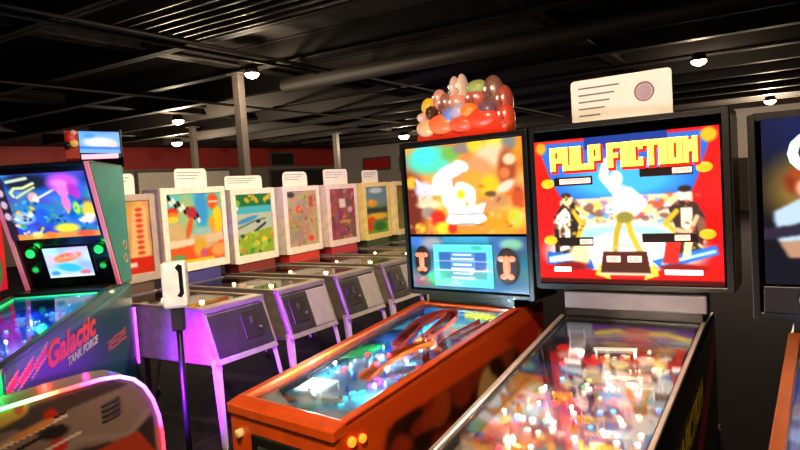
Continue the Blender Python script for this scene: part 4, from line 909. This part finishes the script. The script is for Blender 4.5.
# 2
a = Art(80, 100, (190, 190, 150)).noise(6, 16, 5)
a.rect(0, 0, 1, .2, (40, 110, 60)).blobs(14, 0, 0, 1, .18, [(230, 180, 50), (150, 190, 60), (30, 80, 40)], .03, .1, .8, 3).rect(0, .2, 1, .32, (70, 176, 180)).ell(.04, .22, .04, .03, (255, 250, 230), .4)
a.rect(0, .33, 1, .62, (176, 186, 160)).ell(.3, .42, .3, .04, (70, 140, 190), .4, -12).line([(.05, .55), (.5, .45), (.8, .42)], .02, (60, 120, 90)).line([(.4, .66), (.8, .5)], .03, (40, 50, 60)).ell(.6, .46, .06, .03, (30, 40, 60), .4)
a.poly([(0, .66), (1, .58), (1, 1), (0, 1)], (140, 170, 50)).blobs(26, 0, .64, 1, 1, [(236, 206, 50), (60, 140, 60), (220, 120, 50), (30, 60, 110), (160, 200, 80)], .04, .1, .8, 8).blur(1)
em.append(em_machine(2, 'older pinball machine with white head and a green, teal and yellow backglass', a, (226, 222, 206), (104, 96, 90), (120, 40, 34), W=.30, front=(46, 43, 40), right=(134, 130, 118)))
# 3
a = Art(80, 100, (176, 150, 120)).noise(8, 26, 6)
a.blobs(70, 0, 0, 1, 1, [(190, 150, 120), (206, 90, 70), (150, 150, 140), (200, 170, 110), (120, 100, 90), (210, 120, 110)], .03, .09, .7, 19).ell(.38, .33, .09, .06, (240, 70, 44), .4).ell(.4, .33, .03, .02, (255, 220, 200), .4).rect(.74, .1, .88, .3, (190, 60, 50), .8).ell(.75, .88, .09, .05, (230, 60, 50), .4).ell(.15, .06, .12, .05, (60, 60, 70), .5).blur(1)
em.append(em_machine(3, 'older white-headed pinball machine with a beige and red backglass above a red neck', a, (226, 216, 206), (104, 96, 90), (196, 50, 34), W=.30, front=(46, 43, 40), right=(134, 130, 118)))
# 4
a = Art(70, 90, (140, 80, 84)).noise(8, 26, 7)
a.blobs(70, 0, 0, 1, 1, [(170, 80, 90), (110, 60, 70), (190, 130, 120), (196, 90, 130), (90, 90, 80), (176, 60, 50)], .03, .09, .8, 23).rect(.38, .2, .62, .38, (220, 206, 196)).rect(.35, .62, .8, .68, (226, 170, 60), .7).ell(.8, .42, .1, .06, (214, 150, 190), .5).blur(1)
em.append(em_machine(4, 'older pinball machine with pinkish-white head and a dark magenta backglass', a, (226, 206, 200), (104, 96, 90), (176, 40, 60), W=.30, front=(46, 43, 40), right=(134, 130, 118)))
# 5
a = Art(70, 90, (100, 120, 90)).noise(6, 20, 8)
a.rect(0, 0, 1, .4, (110, 136, 150)).ell(.5, .08, .3, .06, (190, 206, 214), .5).ell(.3, .35, .25, .08, (220, 160, 60), .5).ell(.25, .32, .08, .06, (250, 170, 60), .4).rect(0, .45, 1, .56, (60, 70, 60)).ell(.5, .64, .5, .07, (236, 180, 50), .5).ell(.2, .7, .2, .06, (226, 80, 40), .5).rect(0, .76, 1, 1, (120, 160, 50)).ell(.6, .86, .3, .1, (60, 110, 50), .6).ell(.15, .85, .14, .1, (214, 70, 40), .5).blur(1)
em.append(em_machine(5, 'older pinball machine with cream-yellow head and a landscape backglass, farthest of the lit heads', a, (226, 206, 130), (104, 96, 90), (50, 66, 40), W=.30, front=(46, 43, 40), right=(134, 130, 118)))
a = Art(40, 40, (120, 100, 60)).noise(5, 30, 1)
em.append(em_machine(6, 'cream-yellow older pinball machine whose side shows past the black backbox edge', a, (226, 210, 150), (104, 96, 90), (50, 66, 40), W=.30))

# white cards standing on the heads
def sign_card(label, loc, rz, w, h, notch=.03, group='white cards standing on the machines', lines=3, logo=False, t_=.006, lean=0.):
    t = thing('sign_card', label, 'sign', loc, rz, group)
    k = notch
    o = MB().plate([(-w / 2, 0), (w / 2, 0), (w / 2, h - k), (w / 2 - k * .3, h - k * .3), (w / 2 - k, h), (-w / 2 + k, h), (-w / 2 + k * .3, h - k * .3), (-w / 2, h - k)], -t_ / 2, t_ / 2).build('card', mat('card_stock', (236, 232, 226), .6, var=.03), t, .001)
    ink = mat('grey_ink', (110, 104, 110), .7)
    mb = MB()
    for q in range(lines):
        mb.box(-w * .42, -w * .42 + w * (.42 - .05 * q if logo else .75 - .1 * q), -t_ / 2 - .0006, -t_ / 2, h * (.8 - q * .16) - .003, h * (.8 - q * .16) + .003)
    mb.build('printed_line', ink, t)
    MB().box(-w * .3, w * .3, -.02, .03, -.0, .004).build('card_foot', mat('card_stock', (1, 1, 1)), t)
    if logo:
        l = MB(); l.torus((w * .24, -t_ / 2 - .0005, h * .55), h * .2, .004, 30, Matrix.Rotation(PI / 2, 3, 'X'))
        o = l.build('round_logo', mat('mauve_ink', (150, 120, 140), .7), t)
        MB().ell((w * .24, -t_ / 2, h * .55), (h * .17, .0012, h * .17), 24, 6).build('logo_disc', mat('mauve_light_ink', (176, 150, 164), .7), o)
    return t
cl = ['white card standing on the half-hidden head beside the teal machine', 'tall white card on the largest white head', 'wide white card on the green and teal backglass machine', 'white card with rounded corners on the beige and red backglass machine', 'white card on the dark magenta backglass machine', 'narrow white card on the cream-yellow head with the landscape glass']
for i, (t, (px, py), zt) in enumerate(em[:6]):
    r2 = Vector((.527, .85, 0)); bk = Vector((-.85, .527, 0))
    offs, w_, h_ = [(.06, .28, .17), (.06, .36, .17), (-.02, .50, .13), (.02, .40, .16), (.02, .46, .18), (.02, .36, .16)][i]
    p = Vector((px, py, zt + .001)) + r2 * offs + bk * .1
    sign_card(cl[i], p, R(58.2), w_, h_, .03 if i != 3 else .05)
P_ = Vector((.9, 2.548, 1.875)); r36 = Vector((math.cos(R(36)), -math.sin(R(36)), 0)); b36 = Vector((math.sin(R(36)), math.cos(R(36)), 0))
sign_card('white card with round mauve logo standing on the PULP FICTION machine', P_ + Vector((0, 0, .012)) + r36 * -.01 + b36 * .04, -R(36), .40, .175, .014, lines=5, logo=True)

# ================================================================== hand sanitizer stand
S = thing('sanitizer_stand', 'white hand sanitizer dispenser on a thin dark pole, lit purple, before the white machines', 'dispenser', (-1.26, 3.5, 0), R(12))
MB().cyl((0, 0, 0), (0, 0, .014), .16, 32).build('base_plate', mat('pole_dark', (40, 34, 50), .35, .6), S, .003)
MB().cyl((0, 0, .014), (0, 0, 1.12), .017, 14).build('pole', mat('pole_dark', (1, 1, 1)), S)
MB().box(-.035, .035, -.03, .03, .96, 1.09).build('drip_tray', mat('drip_tray_dark', (40, 36, 44), .5), S, .008)
d = MB().box(-.066, .066, -.06, .06, 1.09, 1.345).build('dispenser', mat('white_dispenser_plastic', (238, 234, 228), .35, coat=.3), S, .018)
MB().plate([(.012, 1.16), (.034, 1.15), (.05, 1.17), (.05, 1.325), (.03, 1.335), (.012, 1.315), (.028, 1.29), (.028, 1.18)], -.064, -.058).build('refill_window', mat('window_black', (20, 18, 22), .2), d, .002)

# ================================================================== low rounded cabinet with rainbow edge, front left
A = thing('arcade_cabinet', 'low grey arcade cabinet with rounded top outlined by a rainbow LED strip, front left', 'arcade machine', (-1.195, 2.98, 0), R(43))
out = [(0, .02), (0, .57), (-.008, .66), (-.03, .745), (-.065, .815), (-.11, .862), (-.17, .890), (-.25, .898), (-.45, .888), (-.68, .872), (-.9, .855), (-1.15, .83), (-1.3, .80), (-1.4, .74), (-1.43, .64), (-1.43, .02)]
MB().plate(out, .02, .22).build('cabinet_body', mat('grey_brown_shell', (104, 86, 78), .4), A, .006)
nu, nv = 240, 150
a = Art(nu, nv, (112, 92, 82)).noise(5, 9, 3)
X = lambda x: (x + 1.42) / 1.42; Z = lambda z: (.92 - z) / .9
def PL(pts): return [(X(x), Z(z)) for x, z in pts]
a.poly(PL([(-1.4, .80), (-.5, .86), (-.2, .885), (-.08, .82), (-.1, .75), (-.45, .69), (-.6, .78), (-1.4, .72)]), (62, 50, 46))
a.poly(PL([(-.46, .79), (-.11, .85), (-.05, .76), (-.06, .66), (-.14, .60), (-.3, .645), (-.42, .60)]), (118, 98, 86))
a.line(PL([(-.46, .60), (-.36, .66), (-.2, .625), (-.14, .62), (-.05, .70)]), .012, (128, 110, 100))
a.poly(PL([(-1.4, .5), (-.45, .62), (-.14, .60), (-.03, .68), (-.02, .02), (-1.4, .02)]), (44, 34, 34))
for k in range(4): a.line(PL([(-.25 , .775 - k * .022), (-.17, .80 - k * .022)]), .004, (44, 36, 34))
a.line(PL([(-.9, .77), (-.58, .86)]), .034, (190, 140, 60)).line(PL([(-.72, .80), (-.70, .85)]), .02, (120, 60, 40)).ell(X(-.575), Z(.862), .014, .03, (190, 70, 50), .3)
a.line(PL([(-.95, .64), (-.45, .78)]), .014, (170, 130, 100)).line(PL([(-.9, .60), (-.6, .68)]), .014, (190, 130, 60)).ell(X(-.46), Z(.80), .02, .03, (170, 40, 24), .3).ell(X(-.44), Z(.66), .025, .035, (176, 36, 24), .3).ell(X(-.45), Z(.72), .04, .03, (34, 24, 24), .4)
a.poly(PL([(-.34, .58), (-.1, .62), (-.03, .5), (-.04, .3), (-.3, .3)]), (150, 50, 26)).blobs(30, .3, .4, 1, 1, [(150, 50, 26), (60, 30, 24), (110, 60, 40)], .02, .05, .7, 4).blur(1)
for k in range(9): a.line(PL([(-.98 + .05 * k, .60 + .018 * k), (-.80 + .05 * k, .65 + .018 * k)]), .005, [(206, 150, 70), (150, 130, 118), (40, 30, 28)][k % 3])
a.line(PL([(-.72, .70), (-.40, .78)]), .006, (210, 180, 150)).line(PL([(-.70, .66), (-.42, .74)]), .006, (30, 24, 24)).line(PL([(-.60, .74), (-.46, .775)]), .010, (196, 120, 60)).line(PL([(-.7, .60), (-.35, .69)]), .005, (190, 170, 150))
# clip art to the outline: build the grid only inside the rounded shape
def shaped_panel(name, art, x0, x1, z1, z0, y, inside, m, parent):
    me = bpy.data.meshes.new(name); nu, nv = art.nu, art.nv
    xs = np.linspace(x0, x1, nu); zs = np.linspace(z1, z0, nv)
    vs = [(x, y, z) for z in zs for x in xs]
    vs2 = []
    for (x, yy, z) in vs:
        zl = inside(x); vs2.append((x, yy, min(z, zl)))
    fs = [(j * nu + i, (j + 1) * nu + i, (j + 1) * nu + i + 1, j * nu + i + 1) for j in range(nv - 1) for i in range(nu - 1)]
    n = len(vs2); bk = [(x0, y + .008, z0), (x1, y + .008, z0), (x1, y + .008, min(inside(x1), z1)), (x0, y + .008, min(inside(x0), z1))]
    me.from_pydata(vs2, [], fs)
    a_ = me.attributes.new('Col', 'FLOAT_COLOR', 'POINT'); c = lin(np.clip(art.a, 0, 255)).reshape(-1, 3)
    a_.data.foreach_set('color', np.hstack([c, np.ones((len(c), 1))]).astype('f').ravel()); me.materials.append(m)
    o = bpy.data.objects.new(name, me); COL.objects.link(o); o.parent = parent
    sd = o.modifiers.new('solid', 'SOLIDIFY'); sd.thickness = .006; sd.offset = 0
    return o
def topz(x):
    p = sorted(out[1:-1]); 
    for (xa, za), (xb, zb_) in zip(p[:-1], p[1:]):
        if xa <= x <= xb: return (za + (zb_ - za) * (x - xa) / max(xb - xa, 1e-6)) - .012
    return .55
shaped_panel('side_panel', a, -1.415, -.006, .92, .02, .014, topz, art_mat('grey_side_print', 0., .4, 1., coat=.2), A)
vm = mat('vent_dark', (34, 28, 28), .6)
mb = MB()
for k in range(4): mb.tube([(-.26, .010, .775 - k * .024), (-.18, .010, .795 - k * .024)], .005, 6)
mb.build('vent', vm, A)
# LED strip, colour flows along it
pts = out[:-1]
dense = []
for (xa, za), (xb, zb_) in zip(pts[:-1], pts[1:]):
    n = max(2, int(math.hypot(xb - xa, zb_ - za) / .03))
    for k in range(n): dense.append((xa + (xb - xa) * k / n, za + (zb_ - za) * k / n))
def ledcol(x, z):
    if x > -.05 and z < .62: return (255, 40, 60)
    keys = [(-1.5, (60, 120, 255)), (-.95, (60, 255, 120)), (-.58, (110, 255, 130)), (-.5, (255, 220, 130)), (-.42, (255, 70, 50)), (-.34, (255, 60, 80)), (-.27, (220, 90, 255)), (-.15, (170, 130, 255)), (0, (200, 70, 255))]
    for (xa, ca), (xb, cb) in zip(keys[:-1], keys[1:]):
        if x <= xb: t = (x - xa) / (xb - xa); return tuple(ca[i] + (cb[i] - ca[i]) * t for i in range(3))
    return keys[-1][1]
MB().tube([(x, .0, z + .004) for x, z in dense], .0085, 8, cols=[ledcol(x, z) for x, z in dense]).build('led_strip', art_mat('led_strip_light', 6., .4, 1.), A, color=True)
for x, z, c, p in ((-.64, .91, (60, 255, 110), 6), (-.42, .91, (255, 30, 30), 2.2), (-.24, .92, (255, 40, 160), .35), (-.1, .9, (70, 80, 255), .35), (.03, .7, (190, 60, 255), .8)):
    light('led_fill', 'POINT', (x, .27, z + .02), p, c, .006, parent=A)
for x in (-.9, -.6, -.35, -.1): light('led_fill', 'POINT', (x, -.22, topz(x) + .12), .35, (255, 225, 205), .006, parent=A)  # white points added in front of the side panel to brighten it

# purple tube, rear strip and unseen lamps added to wash the white machine's side
PT = MB().cyl((.31, .415, .55), (.31, .415, .95), .01, 10).build('added_led_tube', glow((190, 70, 255), 3.), T.t)
MB().tube([(-.09, .232, .82), (-.05, .232, .78), (-.02, .232, .5)], .008, 8).build('led_strip', glow((180, 60, 255), 1.5), A)  # rear strip added out of view as carrier of the purple wash
light('purple_wash', 'AREA', (-.08, .27, .62), 38, (160, 40, 255), .2, target=(-.08 + .86, .27 + .62, .60), sy=.3, parent=A).data.spread = R(48)
light('purple_wash', 'POINT', (.02, .3, .8), .5, (160, 40, 255), .01, parent=A)

# ================================================================== tall arcade cabinet far behind the teal one
B = thing('arcade_cabinet', 'tall arcade cabinet with red side and glowing blue marquee far behind the teal machine', 'arcade machine', (-3.37, 7.2, 0), R(24))
rm = mat('red_arcade_side', (176, 36, 26), .45)
prof = [(-.35, 0), (-.35, .85), (-.5, .95), (-.2, 1.3), (-.15, 2.1), (-.34, 2.2), (-.34, 2.5), (.35, 2.5), (.35, 0)]
MB().prism(prof, -.27, -.14).build('side_panel', rm, B, .004)
MB().prism(prof, .27, .29).build('side_panel', BLACK, B, .004)
MB().prism([(-.33, 0), (-.33, .85), (-.46, .95), (-.18, 1.3), (-.13, 2.1), (-.3, 2.2), (-.3, 2.48), (.34, 2.48), (.34, 0)], -.14, .27).build('cabinet_body', BLACK, B)
a = Art(60, 30, (110, 170, 236)).ell(.5, .5, .4, .24, (214, 220, 244), .5).ell(.8, .6, .14, .14, (240, 210, 190), .6).rect(0, .72, 1, .8, (50, 110, 220)).rect(0, 0, 1, .08, (90, 150, 230)).ell(.25, .2, .15, .1, (70, 150, 236), .5).blur(1)
art_panel('marquee', a, (-.13, -.345, 2.49), (.265, -.345, 2.47), (-.13, -.345, 2.26), .02, ART_LIT, B)
MB().box(-.12, .24, -.36, -.33, 2.19, 2.24).build('marquee_strip', glow((250, 170, 190), 1.3), B, .004)
fg = MB().ell((-.21, -.36, 2.42), (.05, .04, .07), 14, 10, (206, 40, 34)).ell((-.18, -.38, 2.47), (.03, .03, .03), 12, 8, (226, 160, 130)).ell((-.18, -.38, 2.36), (.045, .03, .04), 12, 8, (236, 190, 90)).ell((-.24, -.38, 2.34), (.04, .03, .04), 12, 8, (20, 16, 24))
fg.build('marquee_figure', art_mat('topper_plastic'), B, color=True)
art_panel('screen', Art(30, 30, (40, 60, 90)).noise(5, 30, 2), (-.12, -.19, 2.05), (.25, -.19, 2.05), (-.12, -.22, 1.35), .01, ART_SOFT, B)
MB().cyl((.0, -.36, .98), (.0, -.38, 1.06), .01, 8).ell((.0, -.38, 1.07), (.02, .02, .02), 12, 8).build('joystick', rm, B)

# ================================================================== unseen ceiling spots added out of frame to light the machines
def added_ceiling_lamp(x, y, power, label, tgt, spot=95, rgb=(255, 222, 184)):
    t = thing('ceiling_spotlight', label, 'ceiling light', (x, y, 3.35), 0, 'ceiling spotlights')
    MB().cyl((0, 0, .005), (0, 0, .12), .09, 18, .06).build('lamp_housing', BLACKM, t)
    MB().cyl((0, 0, .12), (0, 0, .4), .012, 8).build('stem', BLACKM, t)
    MB().ell((0, 0, 0), (.08, .08, .03), 16, 8).build('lamp_face', glow((255, 236, 205), 22), t)
    light('spotlight_beam', 'SPOT', (x, y, 3.28), power, rgb, .07, spot=spot, target=tgt)
added_ceiling_lamp(.9, 4.6, 600, 'added ceiling spotlight above the aisle aimed at the white heads, out of frame', (-1.2, 6.2, 1.2), rgb=(255, 228, 196))
added_ceiling_lamp(-.6, 2.6, 240, 'added ceiling spotlight above the aisle aimed at the first white machines, out of frame', (-1.7, 5.2, 1.0))
added_ceiling_lamp(-.4, .4, 380, 'added ceiling spotlight above the camera aimed at the orange machine, out of frame', (.4, 2.6, .8), 80)
added_ceiling_lamp(-.3, -1.2, 120, 'added ceiling spotlight behind the camera aimed at the right machines, out of frame', (1.0, 2.4, 1.6), 80)

w = bpy.data.worlds.new('world'); SC.world = w; w.use_nodes = True
w.node_tree.nodes['Background'].inputs[0].default_value = (.5, .42, .4, 1); w.node_tree.nodes['Background'].inputs[1].default_value = .02
SC.view_settings.view_transform = 'Standard'; SC.view_settings.look = 'None'; SC.view_settings.exposure = 0; SC.view_settings.gamma = 1
try: SC.view_settings.use_curve_mapping = False
except Exception: pass
